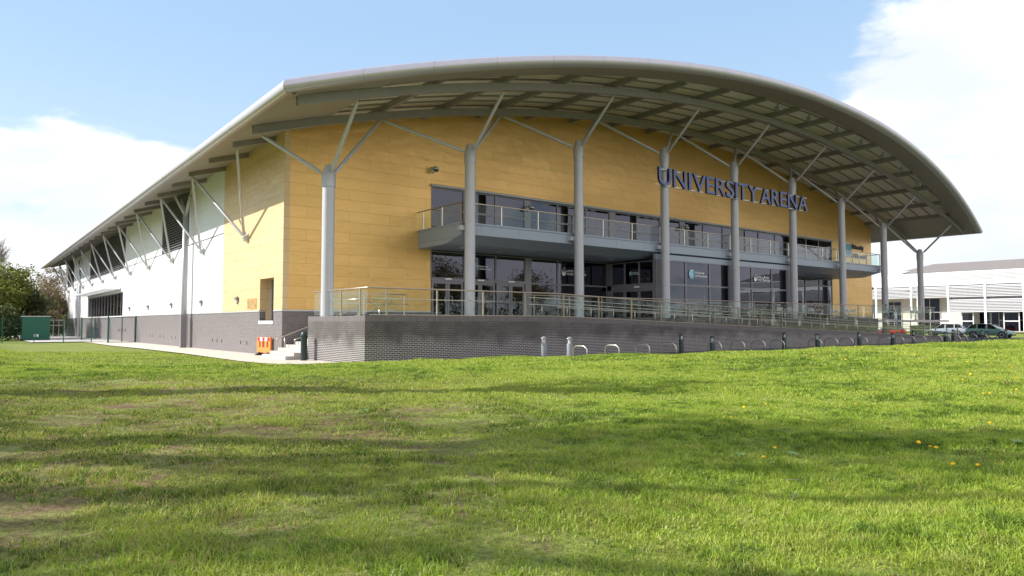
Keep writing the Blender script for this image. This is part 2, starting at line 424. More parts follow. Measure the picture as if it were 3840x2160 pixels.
def text_obj(name, txt, fit, mat, parent, plane='y', offset=0.0, line=1.0, extrude=0.004, mats=None):
    """fit = (a0, a1, z0, z1, depth): text bounding box on an upright plane; 'y' faces -y, 'x' faces -x"""
    me = text_mesh(txt, 1.0, 0.5, offset, line=line)
    n = len(me.vertices); co = np.empty(n * 3, np.float32); me.vertices.foreach_get('co', co); co = co.reshape(-1, 3)
    mn = co.min(0); mx = co.max(0)
    a0, a1, z0, z1, d = fit
    u = (co[:, 0] - mn[0]) / (mx[0] - mn[0]); v = (co[:, 1] - mn[1]) / (mx[1] - mn[1]); w = (co[:, 2] - mn[2])
    out = np.empty_like(co)
    if plane == 'y':
        out[:, 0] = a0 + u * (a1 - a0); out[:, 1] = d - w * extrude
    else:
        out[:, 1] = a0 + u * (a1 - a0); out[:, 0] = d - w * extrude
    out[:, 2] = z0 + v * (z1 - z0)
    me.vertices.foreach_set('co', out.ravel()); me.update()
    me.materials.clear()
    for m_ in (mats or [mat]): me.materials.append(m_)
    if mats:
        nrm = np.empty(len(me.polygons) * 3, np.float32); me.polygons.foreach_get('normal', nrm); nrm = nrm.reshape(-1, 3)
        k = 1 if plane == 'y' else 0
        me.polygons.foreach_set('material_index', (np.abs(nrm[:, k]) < .7).astype(np.int32))
    me.name = name
    o = bpy.data.objects.new(name, me); COL.objects.link(o)
    if parent: o.parent = parent
    return o

# ------------------------------------------------------------------ terrain
def sm(t): t = np.clip(t, 0, 1); return t * t * (3 - 2 * t)
def base(x, y):
    return -0.0047 * np.clip(y, 0, 100) * (1 - sm((x - 2) / 20)) + .42 * sm((x - 76) / 12) * sm((y + 60) / 30)
def hgt(x, y):
    x = np.asarray(x, float); y = np.asarray(y, float)
    ye = np.interp(x, [-14, -11, -8.5, -6, -2, 0, 4, 8], [-8, -9.3, -10.2, -10.5, -10.5, -10.8, -12.5, -16.4])
    L = np.interp(x, [-14, -11, -8.5, -2, 2, 8], [5, 5, 8, 9, 7.5, 3])
    P = np.interp(x, [-8, 1, 5, 14, 25, 40, 60], [.70, .66, .60, .46, .42, .44, .3])
    s = sm((ye - y) / L)
    near = sm((-18.5 - y) / 5)
    P = P + (np.interp(x, [-8, 0, 6, 22, 60], [.76, .76, .84, .87, .87]) - P) * near
    b = .95 * sm((-9.3 - x) / 4.5) * sm((y + 15) / 9) * (1 - sm((y - 28) / 18))
    und = .02 * np.sin(x * 1.7 + y * .6) + .018 * np.sin(y * 2.1 - x * .9 + 1) + .012 * np.sin(x * 4.1 + 2) * np.sin(y * 3.3)
    return base(x, y) - .05 + (P + .05) * s + b + und * s
def lines(a, b, fa, fb, near, far):
    out = [a]
    x = a
    while x < b:
        st = near if fa <= x <= fb else min(far, near + .12 * min(abs(x - fa), abs(x - fb)))
        x += st; out.append(x)
    return np.array(out)
gx = lines(-350, 420, -18, 45, .4, 40); gy = lines(-350, 500, -36, -6, .4, 40)
X, Y = np.meshgrid(gx, gy); Z = hgt(X, Y)
mb = MB(); nx, ny = len(gx), len(gy)
vs = np.stack([X.ravel(), Y.ravel(), Z.ravel()], 1)
mb.v = [tuple(p) for p in vs.tolist()]
mb.f = [(j * nx + i, j * nx + i + 1, (j + 1) * nx + i + 1, (j + 1) * nx + i) for j in range(ny - 1) for i in range(nx - 1)]
mb.mi = [0] * len(mb.f)
def worn_shade_map(x, y):
    # how worn the turf is, and how far blade tones are darkened for shade: strongest in the band left of and ahead of the camera
    lat = (x + 12.02) * .790 - (y + 33.7) * .614; dep = (x + 12.02) * .614 + (y + 33.7) * .789
    w = sm((2.2 - lat) / 4.0) * sm((dep - 1.5) / 2) * sm((14 - dep) / 5)
    return .24 * w - .06 * (1 - w)
lawn = mb.build('lawn', M['lawn'], smooth=True)
at = lawn.data.attributes.new('worn', 'FLOAT', 'POINT')
at.data.foreach_set('value', worn_shade_map(vs[:, 0], vs[:, 1]).astype(np.float32))
tag(lawn, 'undulating mown lawn rising to a low bank before the arena', None, None, 'structure')

def sheet(name, poly, dz, mat, label, step=2.0):
    """paved sheet following the base ground, given as strips [(x0,x1,y0,y1)]"""
    mb = MB()
    for x0, x1, y0, y1 in poly:
        xs = np.linspace(x0, x1, max(2, int((x1 - x0) / step) + 2)); ys = np.linspace(y0, y1, max(2, int((y1 - y0) / step) + 2))
        mb.grid([[(x, y, float(base(x, y)) + dz) for x in xs] for y in ys])
    o = mb.build(name, mat); tag(o, label, None, None, 'structure'); return o
path = MB()
ys = [-9.0, -7.6, -6.6, -5.6, -4, -2.5, 2.5, 7, 17, 27, 36, 60, 100]
xl = [0.2, -0.6, -1.6, -2.35, -2.6, -2.75, -2.85, -2.8, -2.95, -3.4, -3.4, -3.4, -3.4]
path.grid([[(a, y, float(base(a, y)) + .0 - .02 * (1 if y < 0 else 0)) for a in (x, x * .5, 0.35 if y < -3.4 else .1)] for x, y in zip(xl, ys)])
tag(path.build('footpath', M['paving']), 'pale concrete footpath along the foot of the sunlit side wall', kind='structure')
sheet('paved_apron', [(5, 75.5, -16.9, -8.9), (58, 75.5, -8.9, 30)], .022, M['asphalt'], 'dark asphalt apron below the brick wall and car park', 4)
sheet('car_park', [(58, 75.4, -60, -16.9)], .023, M['asphalt'], 'asphalt car park at the right', 4)
sheet('pavement', [(86, 93.8, -60, 30)], .06, M['paving'], 'pale paving in front of the white building', 4)
sheet('service_yard', [(-7.5, 0, 43.5, 100)], .03, M['terrace'], 'gravel service yard behind the green mesh fence', 6)

# ------------------------------------------------------------------ arena
XC = 30.3
def zn(x): return 15.03 - (107.8 - math.sqrt(107.8 ** 2 - (x - XC) ** 2))
def zt(x): u2 = ((x - XC) / 33.57) ** 2; return 16.03 - 5.37 * u2 - .15 * u2 * u2
def yf(x): return -8.93 - 2.65 * (1 - ((x - XC) / 33.57) ** 2)
BX = 60.6; BY = 97.6; YB = 99.2
arena = empty('arena_building', label='large arena with arched steel canopy roof, gold cladding and white side wall', cat='building')
T = 1.9    # terrace wall top
def wallx(mb, x0, x1, z0, zfun, y0, y1, n):
    """wall along x with an arched top"""
    for i in range(n):
        a = x0 + (x1 - x0) * i / n; b = x0 + (x1 - x0) * (i + 1) / n
        za, zb = zfun(a), zfun(b)
        mb.quad((a, y0, z0), (b, y0, z0), (b, y0, zb), (a, y0, za))
        mb.quad((b, y1, z0), (a, y1, z0), (a, y1, za), (b, y1, zb))
        mb.quad((a, y0, z0), (a, y1, z0), (b, y1, z0), (b, y0, z0))
    mb.quad((x0, y1, z0), (x0, y0, z0), (x0, y0, zfun(x0)), (x0, y1, zfun(x0)))
    mb.quad((x1, y0, z0), (x1, y1, z0), (x1, y1, zfun(x1)), (x1, y0, zfun(x1)))
top = lambda x: zn(x) + .74
mb = MB()
wallx(mb, 0.3, 8.38, 2.26, top, 0, .3, 5)
wallx(mb, 52.62, BX, 2.26, top, 0, .3, 5)
wallx(mb, 8.38, 52.62, 9.44, top, 0, .3, 28)
mb.build('front_cladding', M['gold'], arena)
mb = MB()   # side gold wall with a window opening
mb.prism([(0, 2.26), (1.24, 2.26), (1.24, 3.9), (3.34, 3.9), (3.34, 2.26), (10.2, 2.26), (10.2, top(0)), (0, top(0))], 0.0, .3)
mb.box(.3, .75, 3.34, 3.44, 1.72, 3.9); mb.box(.3, .75, 1.14, 1.24, 2.26, 3.9); mb.box(.3, .75, 1.14, 3.44, 3.9, 4.0)
mb.build('side_cladding', M['gold_side'], arena)
mb = MB()
segs = [(10.2, 18.72), (18.72, 27.35), (27.35, 43.95), (43.95, 69.3), (69.3, 86.6), (86.6, 94.7), (94.7, BY)]
for i, (a, b) in enumerate(segs):
    if i % 2 == 0:
        mb.box(0, .3, a, b, 7.05, top(0))
mb.box(0, .3, 10.2, 44.8, 2.26, 6.98); mb.box(0, .3, 44.8, 70.6, 4.67, 6.98); mb.box(0, .3, 70.6, BY, 2.26, 6.98)
mb.build('white_side_wall', M['white_panel'], arena)
MB().box(-.004, .25, 10.25, BY, 6.985, 7.045).build('wall_joint', M['dark_hole'], arena)
MB().box(.3, BX, BY - .3, BY, -1, top(0)).box(BX - .3, BX, .3, BY - .3, -1, top(0)).build('rear_wall', M['white_panel'], arena)
mb = MB()
mb.prism([(0, -.8), (1.24, -.8), (1.24, 1.7), (3.34, 1.7), (3.34, -.8), (3.34, 1.7), (3.34, 2.19), (BY, 2.19), (BY, -.8)][:0] or [(0, -.8), (BY, -.8), (BY, 2.19), (3.34, 2.19), (3.34, 1.72), (1.24, 1.72), (1.24, 2.19), (0, 2.19)], .0, .3)
mb.box(0.3, 8.38, 0, .3, -.5, 2.19)
mb.build('brick_plinth', M['brick_building'], arena)
MB().box(52.62, BX, 0, .3, 0, 2.19).build('brick_plinth', M['brick_building'], arena)
for bx_ in ((-.03, .28, 3.37, 44.8), (-.03, .28, -.03, 1.21), (-.03, .28, 70.6, BY), (.285, 8.38, -.03, .28), (52.62, BX, -.03, .28)):
    MB().box(*bx_, 2.192, 2.258).build('plinth_flashing', M['galv'], arena)
# side window near the corner
w = MB(); w.box(.62, .64, 1.24, 3.34, 1.72, 3.9); w = w.build('window', M['glass_dark'], arena)
MB().box(.55, .68, 1.24, 1.32, 1.72, 3.9).box(.55, .68, 3.26, 3.34, 1.72, 3.9).box(.55, .68, 2.2, 2.28, 1.72, 3.9).build('frame', M['galv'], w)
MB().box(-.05, .6, 1.2, 3.38, 1.55, 1.715).build('window_sill', M['white_paint'], arena)
# long side window with a sun shade above
w = MB().box(.2, .22, 44.8, 70.6, 2.30, 4.67).build('window', M['glass_dark'], arena)
f = MB(); f.box(.1, .3, 44.8, 70.6, 2.26, 2.32).box(.1, .3, 44.8, 70.6, 4.6, 4.67)
for i in range(13): y = 44.8 + 25.74 * i / 12; f.box(.14, .26, y, y + .06, 2.32, 4.6)
f.build('frame', M['frame'], w)
MB().box(-.06, .1, 44.7, 70.7, 2.192, 2.258).build('window_sill', M['white_paint'], arena)
f = MB(); f.box(-1.45, -1.38, 46, 71, 4.95, 5.12); f.box(-.02, .0, 46, 71, 4.95, 5.1)
for i in range(6): x = -1.25 + i * .22; f.prism([(x, 4.98), (x + .03, 4.97), (x + .14, 5.09), (x + .12, 5.11)], 46, 71, 'y')
for i in range(8): y = 46 + 24.95 * i / 7; f.box(-1.4, 0, y, y + .06, 4.93, 4.97)
f.build('sun_shade', M['slat_grey'], arena)
# louvre panels
for a, b in ((18.72, 27.35), (43.95, 69.3), (86.6, 94.7)):
    bk = MB().box(.22, .3, a, b, 7.03, top(0)).build('louvre_panel', M['dark_hole'], arena)
    l = MB(); z = 7.1
    while z < 11.2: l.prism([(0, z), (.02, z - .02), (.16, z + .09), (.14, z + .11)], a, b, 'y'); z += .19
    l.v = [(p[0], p[1], p[2]) for p in l.v]
    l.build('louvre_blades', M['blade_dark'], bk)
    MB().box(-.01, .2, a, a + .07, 7.03, 11.2).box(-.01, .2, b - .07, b, 7.03, 11.2).build('frame', M['frame'], bk)
# weathered hatch on the gold side wall
MB().box(-.012, .0, 3.83, 5.4, 2.34, 2.92).build('hatch', M['copper_stain'], arena)
mb = MB()
for y in (6.4, 5.3, 12.1, 11.1, 10.1, 22, 23.2, 26, 27.2, 30, 31): mb.box(-.006, .0, y, y + .16, .42, .62)
mb.build('air_bricks', M['dark_hole'], arena)
# tall steel post with a forked head on the side wall
p = MB().tube([(-.45, 17.8, -.1), (-.45, 17.8, 9.0)], .17, 16).build('side_column', M['steel_paint'], arena, True)
MB().tube([(-.45, 17.8, 8.9), (-.45, 16.6, 10.2)], .11).tube([(-.45, 17.8, 8.9), (-.45, 19.0, 10.2)], .11).tube([(-.45, 17.8, 8.9), (-1.2, 17.8, 10.3)], .09).build('forked_head', M['steel_paint'], p, True)
MB().box(-.64, -.26, 17.6, 18.0, -.25, 2.15).build('base_casing', M['frame'], p)
p = MB().tube([(-.35, 76.4, -.4), (-.35, 76.4, 8.6)], .14, 12).build('side_column', M['steel_paint'], arena, True)
MB().tube([(-.35, 76.4, 8.5), (-.35, 75, 10.1)], .09).tube([(-.35, 76.4, 8.5), (-.35, 77.8, 10.1)], .09).build('forked_head', M['steel_paint'], p, True)
MB().tube([(-.1, 18.6, 0), (-.1, 18.6, 7.0)], .05, 8).build('downpipe', M['galv'], arena, True)
MB().tube([(-.1, 77.4, -.3), (-.1, 77.4, 7.0)], .05, 8).build('downpipe', M['galv'], arena, True)

# ---- roof
def edge_pt(t, u, dz):
    """point on the front edge section; t 0..1 along, u inward, dz below the roof top"""
    x = (-3.27 + u) + (67.14 - 2 * u) * t
    return (x, yf(-3.27 + 67.14 * t) + u, zt(x) - dz)
arc = [(.95, -.02), (.26, 0)] + [(.26 - .26 * math.sin(a), .26 - .26 * math.cos(a)) for a in [math.pi * i / 10 for i in range(1, 10)]] + [(.26, .52), (.42, .52)]
NT = 72
MB().grid([[edge_pt(i / NT, u, dz) for i in range(NT + 1)] for u, dz in arc]).build('front_eaves_tube', M['tube_metal'], arena, True)
for side in (0, 1):
    rows = []
    for u, dz in arc:
        x = -3.27 + u; z = zt(x) - dz
        if side: x = BX - x
        rows.append([(x, y, z) for y in (-8.9 + u, 0, 25, 50, 75, YB - u)])
    if side == 0: rows = rows[::-1]
    MB().grid(rows).build('side_eaves_tube', M['tube_metal'], arena, True)
# end cap of the side tube at the rear
rows = [[(-3.27 + u, YB - u, zt(-3.27 + u) - dz), (BX + 3.27 - u, YB - u, zt(-3.27 + u) - dz)] for u, dz in arc]
mb = MB()
mb.grid([[(lambda x: (x, YB - u, zt(x) - dz))((-3.27 + u) + (67.14 - 2 * u) * i / 30) for i in range(31)] for u, dz in arc[::-1]])
mb.build('rear_eaves_tube', M['tube_metal'], arena, True)
# tube seams
for k in range(1, 23):
    mb = MB()
    t = k / 23
    a = [Vector(edge_pt(t, u, dz)) for u, dz in arc[1:-1]]; b = [Vector(edge_pt(t + .00022, u, dz)) for u, dz in arc[1:-1]]
    cen = Vector(edge_pt(t, .26, .26))
    mb.grid([[p + (p - cen) * .008 for p in a], [p + (p - cen) * .008 for p in b]]); mb.build('tube_seam', M['frame'], arena)
for k in range(1, 16):
    mb = MB(); y = -8.9 + 6.7 * k
    pr_ = [(-3.27 + u, zt(-3.27 + u) - dz) for u, dz in arc[1:-1]]; c = (-3.27 + .26, zt(-3.01) - .26)
    mb.grid([[(c[0] + (p[0] - c[0]) * 1.008, yy, c[1] + (p[1] - c[1]) * 1.008) for p in pr_] for yy in (y, y + .025)]); mb.build('tube_seam', M['frame'], arena)
# roof sheet
xs = np.linspace(-2.4, BX + 2.4, 60)
MB().grid([[(x, (yf(x) + .9 if j == 0 else YB - .9), zt(x) - .02) for x in xs] for j in (1, 0)]).build('roof_sheet', M['roof_top'], arena, True)
# side soffits: sloping fold panel and flat soffit
def zs(x): return zn(x) + .38
for side in (0, 1):
    fx = (lambda x: BX - x) if side else (lambda x: x)
    x0 = -3.27 + .42; x1 = -2.25
    r = [[(fx(x0), y, zt(x0) - .52) for y in (-8.9 + .42, YB - .42)], [(fx(x1), y, zs(x1)) for y in (-8.9 + 1.02, YB - 1.0)]]
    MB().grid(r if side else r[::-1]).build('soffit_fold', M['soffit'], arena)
    xs_ = [x1, -1.2, 0, .6, 1.3]
    r = [[(fx(x), y, zs(x)) for y in (yf(x) + 1.0, -5, 0, 20, 50, YB - 1.0)] for x in xs_]
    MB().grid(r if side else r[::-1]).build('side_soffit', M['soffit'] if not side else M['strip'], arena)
    MB().grid([[(fx(1.3), y, zs(1.3)) for y in (-7.5, .3)], [(fx(1.3), y, zn(1.3) + .8) for y in (-7.5, .3)]]).build('soffit_edge', M['beam_paint'], arena)
mb = MB()   # corrugated strip just behind the front tube
n = 120; rows = [[], [], []]
for i in range(n + 1):
    x = -2.6 + (BX + 5.2) * i / n
    w_ = .55 + 1.2
    rows[0].append((x, yf(x) + .41, zt(x) - .52)); rows[1].append((x, yf(x) + 1.1, zt(x) - .50)); rows[2].append((x, yf(x) + w_ + .05, zt(x) - .48))
mb.grid(rows)
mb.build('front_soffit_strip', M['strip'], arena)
mb = MB(); r0 = []; r1 = []
for i in range(61):
    x = 1.2 + 58.2 * i / 60; r0.append((x, yf(x) + 1.78, zt(x) - .50)); r1.append((x, yf(x) + 1.78, zn(x) + .74))
mb.grid([r0, r1]); mb.build('soffit_edge', M['beam_paint'], arena)
xs = [1.2 + 58.2 * i / 60 for i in range(61)]
MB().grid([[(x, yf(x) + 1.7, zn(x) + .70) for x in xs], [(x, 0.3, zn(x) + .70) for x in xs]]).build('roof_deck', M['deck'], arena)
# arched beams, rafters and purlins under the deck
def arcbeam(mb, x0, x1, y, w, z0, z1, n=40):
    for i in range(n):
        a = x0 + (x1 - x0) * i / n; b = x0 + (x1 - x0) * (i + 1) / n
        A = [(a, y - w / 2, zn(a) + z0), (a, y + w / 2, zn(a) + z0), (a, y + w / 2, zn(a) + z1), (a, y - w / 2, zn(a) + z1)]
        B = [(b, p[1], p[2] - zn(a) + zn(b)) for p in A]
        fs = [(0, 1, 5, 4), (1, 2, 6, 5), (2, 3, 7, 6), (3, 0, 4, 7)]
        if i == 0: fs.append((0, 3, 2, 1))
        if i == n - 1: fs.append((4, 5, 6, 7))
        mb.add(A + B, fs)
    return mb
arcbeam(MB(), -2.25, 62.85, -7.57, .24, 0, .37).build('front_beam', M['beam_paint'], arena)
arcbeam(MB(), -2.3, 62.9, -2.4, .24, 0, .37).build('main_beam', M['beam_paint'], arena)
for k in range(1, 16):
    x = .28 + 3.75 * k
    y0 = yf(x) + 1.8
    MB().add([(x + dx, y, zn(x) + z) for y in (y0, 0) for dx, z in ((-.09, .372), (.09, .372), (.09, .695), (-.09, .695))],
             [(0, 3, 2, 1), (0, 1, 5, 4), (1, 2, 6, 5), (2, 3, 7, 6), (3, 0, 4, 7)]).build('rafter', M['beam_paint'], arena)
for k in range(10):
    y = -.9 - k * 1.05
    hw = 29.1 if y > -8.4 else 33.57 * math.sqrt(max(.02, 1 - (-8.9 + 1.9 - y + 0) / -2.75 * -1)) if False else 29.1
    x0, x1 = 1.3, 59.3
    if y - 1.9 < -8.9:
        q = 1 - (-(y - 1.9) - 8.9) / 2.75
        if q > .98: continue
        h_ = 33.57 * math.sqrt(max(0, 1 - (-(y - 1.9) - 8.9) / 2.75)); x0 = max(1.3, XC - h_); x1 = min(59.3, XC + h_)
        if x1 - x0 < 2: continue
    arcbeam(MB(), x0, x1, y, .07, .62, .695).build('purlin', M['beam_paint'], arena)
# stub rafters along the left eave
feet = [5.56 + 0.0, 14.7] + [14.7 + 8.64 * i for i in range(1, 10)]
for k in range(23):
    y = 1.4 + 4.35 * k
    if y > 98: break
    MB().add([(x, yy, zn(x) + z) for x in (-2.05, 0) for yy, z in ((y - .08, .12), (y + .08, .12), (y + .08, .375), (y - .08, .375))],
             [(0, 3, 2, 1)[::-1], (0, 1, 5, 4), (1, 2, 6, 5), (2, 3, 7, 6), (3, 0, 4, 7)]).build('stub_rafter', M['beam_paint'], arena)
apex = [1.4] + [10.1 + 8.66 * i for i in range(11)]
AX = -1.88
def strut(a, b, r, parent, name='strut'):
    a = Vector(a); b = Vector(b); d = (b - a).normalized()
    m_ = MB(); m_.tube([a + d * .02, a + d * .16], r * .45, 8); m_.tube([a + d * .14, a + d * .22, b - d * .22, b - d * .14], [r * .6, r, r, r * .6], 12); m_.tube([b - d * .16, b - d * .02], r * .45, 8)
    return smooth_by_angle(m_.build(name, M['steel_paint'], parent))
for i, fy in enumerate(feet):
    foot = MB(); foot.prism([(0, 6.05), (0, 6.55), (-.12, 6.42), (-.28, 6.30), (-.2, 6.12)], fy - .14, fy + .14, 'y')
    fo = foot.build('wall_bracket', M['galv'], arena)
    for ay in (apex[i], apex[i + 1]):
        strut((-.2, fy, 6.33), (AX, ay, zn(AX) + .11), .075, fo)
# columns
colx = [.28 + 7.5 * n for n in range(9)]
ctop = [8.03, 10.15, 11.53, 12.27, 12.45, 12.25, 11.47, 10.05, 8.15]
YC = -4.74
for n, (x, z) in enumerate(zip(colx, ctop)):
    c = smooth_by_angle(MB().lathe([(.27, 0), (.27, z)], 28, (x, YC, 0)).build('column', M['steel_paint'], arena))
    smooth_by_angle(MB().lathe([(.30, -.05), (.30, .52), (.27, .56), (.25, .60), (.22, .78), (.15, .92), (.05, .96)], 28, (x, YC, z - .42)).build('column_cap', M['steel_paint'], c))
    zj = z + .12
    strut((x, YC - .26, zj), (x, -7.57, zn(x) - .02), .085, c)
    for sx in (-1, 1):
        xx = x + sx * 3.75
        if xx < -2.2: xx = -2.05
        if xx > 62.8: xx = 62.65
        ang = math.atan2(2.34, sx * 3.75)
        strut((x + .27 * math.cos(ang), YC + .27 * math.sin(ang), zj), (xx + (.06 * -sx), -2.4, zn(xx) - .02), .085, c)
# floodlights under the canopy edge
for k in range(7):
    x = 26.55 + 3.75 * k + 1.3
    fl = MB(); y = yf(x) + 1.9; z = zs(x) - .02
    fl.box(x - .05, x + .05, y - .05, y + .05, z - .18, z).prism([(y - .2, z - .42), (y + .1, z - .42), (y + .16, z - .18), (y - .12, z - .18)], x - .18, x + .18)
    tag(fl.build('floodlight', M['beam_paint']), 'small grey floodlight under the canopy edge, number %d from the middle going right' % (k + 1), 'floodlight', 'floodlights under the canopy edge')
    bpy.data.objects[-1] if False else None

# ---- glazed front
def window(x0, x1, z0, z1, y, plane='y', fw=.05):
    if plane == 'y':
        w = MB().box(x0 + fw / 2, x1 - fw / 2, y, y + .02, z0, z1).build('window', M['glass_dark'], arena)
        MB().box(x0, x0 + fw, y - .05, y + .09, z0, z1).box(x1 - fw, x1, y - .05, y + .09, z0, z1).box(x0 + fw, x1 - fw, y - .048, y + .088, z0, z0 + fw).box(x0 + fw, x1 - fw, y - .048, y + .088, z1 - fw, z1).build('frame', M['frame'], w)
    else:
        w = MB().box(y, y + .02, x0 + fw / 2, x1 - fw / 2, z0, z1).build('window', M['glass_dark'], arena)
        MB().box(y - .05, y + .09, x0, x0 + fw, z0, z1).box(y - .05, y + .09, x1 - fw, x1, z0, z1).box(y - .048, y + .088, x0 + fw, x1 - fw, z0, z0 + fw).box(y - .048, y + .088, x0 + fw, x1 - fw, z1 - fw, z1).build('frame', M['frame'], w)
    return w
up = [8.38, 10.58, 12.88, 15.15, 15.55, 17.85, 20.4, 22.65, 23.15, 25.4, 27.9, 30.2, 30.7, 33.0, 35.5, 37.8, 38.3, 40.5, 43.0, 45.3, 45.8, 48.05, 50.25, 52.62]
for a, b in zip(up[:-1], up[1:]):
    if b - a < .6:
        MB().box(a, b, -.03, .1, 6.73, 9.27).build('wall_panel', M['frame'], arena)
    else:
        window(a, b, 8.05, 9.27, .02); window(a, b, 6.73, 8.04, .02)
smooth_by_angle(MB().prism([(-.02, 9.28), (-.14, 9.29), (-.18, 9.33), (-.18, 9.39), (-.13, 9.44), (.3, 9.438), (.3, 9.28)], 8.33, 52.67).build('window_head', M['steel_paint'], arena), 30)
def door_pair(x0, x1, z0, z1, y, plane='y'):
    mid = (x0 + x1) / 2
    for a, b, hs in ((x0, mid - .01, -1), (mid + .01, x1, 1)):
        P = (lambda m_, a_, b_, y0, y1, c, d: m_.box(a_, b_, y0, y1, c, d)) if plane == 'y' else (lambda m_, a_, b_, y0, y1, c, d: m_.box(y0, y1, a_, b_, c, d))
        m_ = MB(); P(m_, a, a + .13, y - .04, y + .05, z0, z1); P(m_, b - .13, b, y - .04, y + .05, z0, z1); P(m_, a + .13, b - .13, y - .038, y + .048, z0, z0 + .16); P(m_, a + .13, b - .13, y - .038, y + .048, z1 - .13, z1)
        d = m_.build('door', M['frame'], arena)
        g = MB(); P(g, a + .12, b - .12, y, y + .02, z0 + .1, z1 - .1); g.build('pane', M['glass_dark'], d)
        if plane == 'y':
            hx = mid + hs * .12 - .0
            MB().tube([(hx, y - .05, z0 + .85), (hx, y - .14, z0 + .85), (hx + hs * .13, y - .14, z0 + .87), (hx + hs * .13, y - .14, z0 + 1.25), (hx, y - .14, z0 + 1.27), (hx, y - .05, z0 + 1.27)], .018, 6).build('handle', M['steelss'], d, True)
    if plane == 'y':
        MB().box(mid - .22, mid + .22, y - .14, y - .05, z1 + .1, z1 + .19).build('door_sensor', M['white_paint'], arena)
for a, b in ((8.42, 10.55), (10.68, 12.83), (12.96, 15.1)):
    door_pair(a, b, 1.86, 3.96, .02)
    MB().box(a - .06, b + .06, -.03, .1, 3.97, 4.12).build('door_head', M['frame'], arena)
    window(a - .06, b + .06, 4.125, 5.66, .02)
MB().box(15.17, 15.6, -.04, .1, 1.86, 5.66).build('wall_panel', M['frame'], arena)
for a, b in ((15.61, 17.86), (17.86, 20.15), (20.15, 22.35)):
    window(a, b, 1.86, 4.06, .02); window(a, b, 4.065, 5.66, .02)
# entrance box standing forward under the balcony
for a, b in ((-4.1, -3.07 + .2), (-2.87, -1.6), (-1.6, -.4)):
    window(a, b, 4.12, 5.60, 22.42, 'x')
for a, b in ((-4.1, -2.87), (-2.87, -1.6), (-1.6, -.4)):
    window(a, b, 1.86, 3.75, 22.42, 'x', .1)
MB().box(22.36, 22.6, -4.1, -.05, 3.76, 4.11).build('door_head', M['frame'], arena)
MB().box(22.3, 22.36, -2.9, -2.5, 3.9, 3.99).build('door_sensor', M['white_paint'], arena)
MB().box(22.36, 22.7, -.4, -.05, 1.86, 5.6).build('wall_panel', M['frame'], arena)
MB().box(22.36, 23.15, -4.35, -4.1, 1.86, 5.66).build('corner_post', M['frame'], arena)
fr = [23.15, 25.3, 27.85, 30.05]
for a, b in zip(fr[:-1], fr[1:]): window(a, b, 1.86, 4.07, -4.30); window(a, b, 4.075, 5.66, -4.30)
MB().box(30.05, 30.6, -4.36, -4.1, 1.86, 5.66).build('wall_panel', M['frame'], arena)
fr = [30.6, 32.83, 35.4, 37.45]
for a, b in zip(fr[:-1], fr[1:]): window(a, b, 1.86, 4.07, -4.30); window(a, b, 4.075, 5.66, -4.30)
MB().box(37.45, 38.1, -4.35, -4.1, 1.86, 5.66).build('corner_post', M['frame'], arena)
MB().box(37.85, 38.1, -4.1, -.02, 1.86, 5.66).build('wall_panel', M['frame'], arena)
for a, b in ((38.1, 40.5), (40.5, 43), (43, 45.2), (45.2, 47.8), (47.8, 50.25), (50.25, 52.6)):
    window(a, b, 1.86, 3.3, .02); window(a, b, 3.305, 5.0, .02); window(a, b, 5.005, 5.66, .02)
# balcony
prof = [(0, 6.64), (0, 5.72), (-2.64, 5.73), (-3.0, 5.78), (-3.33, 5.88), (-4.35, 6.12), (-4.35, 6.64)]
def balc(a, b, pr_): return MB().prism(pr_[::-1], a, b)
bal = empty('balcony'); bal.parent = arena
balc(7.54, 52.95, prof).build('balcony_slab', M['fascia'], bal)
MB().box(7.50, 52.99, -4.40, 0, 6.642, 6.73).build('balcony_cap', M['fascia'], bal)
MB().box(22.36, 38.1, -4.34, -4.1, 5.662, 6.0).build('fascia_panel', M['fascia'], bal)
for n in range(1, 8):
    MB().box(colx[n] - .5, colx[n] - .2, -4.62, -4.352, 6.28, 6.5).build('balcony_bracket', M['steel_paint'], bal)
for n in range(15):
    x = 9.2 + n * 2.9 if n < 5 else 38.5 + (n - 5) * 1.55
    if n < 5 or x < 52: MB().lathe([(.16, 0), (.16, .02), (.12, .03)], 14, (x, -1.9 + (n % 2) * .5, 5.69)).build('downlight', M['lens'], bal)
br = empty('balcony_railing'); br.parent = arena
nps = 18
for i in range(nps + 1):
    x = 7.56 + (52.93 - 7.56) * i / nps
    MB().box(x - .03, x + .03, -4.34, -4.28, 6.73, 7.72).build('post', M['steelss'], br)
    if i < nps:
        x2 = 7.56 + (52.93 - 7.56) * (i + 1) / nps; mid = (x + x2) / 2
        MB().box(x + .04, mid - .01, -4.315, -4.300, 6.75, 7.70).box(mid + .01, x2 - .04, -4.315, -4.300, 6.75, 7.70).build('glass_panel', M['glass_rail'], br)
for x in (7.56, 52.93):
    for y in (-2.45, -.5): MB().box(x - .03, x + .03, y - .03, y + .03, 6.73, 7.72).build('post', M['steelss'], br)
    for a, b in ((-4.24, -3.4), (-3.38, -2.5), (-2.4, -1.48), (-1.46, -.55), (-.45, -.02)): MB().box(x - .008, x + .008, a, b, 6.75, 7.7).build('glass_panel', M['glass_rail'], br)
MB().box(7.52, 52.97, -4.34, -4.28, 7.722, 7.77).box(7.52, 7.6, -4.28, -.02, 7.722, 7.77).box(52.89, 52.97, -4.28, -.02, 7.722, 7.77).build('top_rail', M['railing_paint'], br)
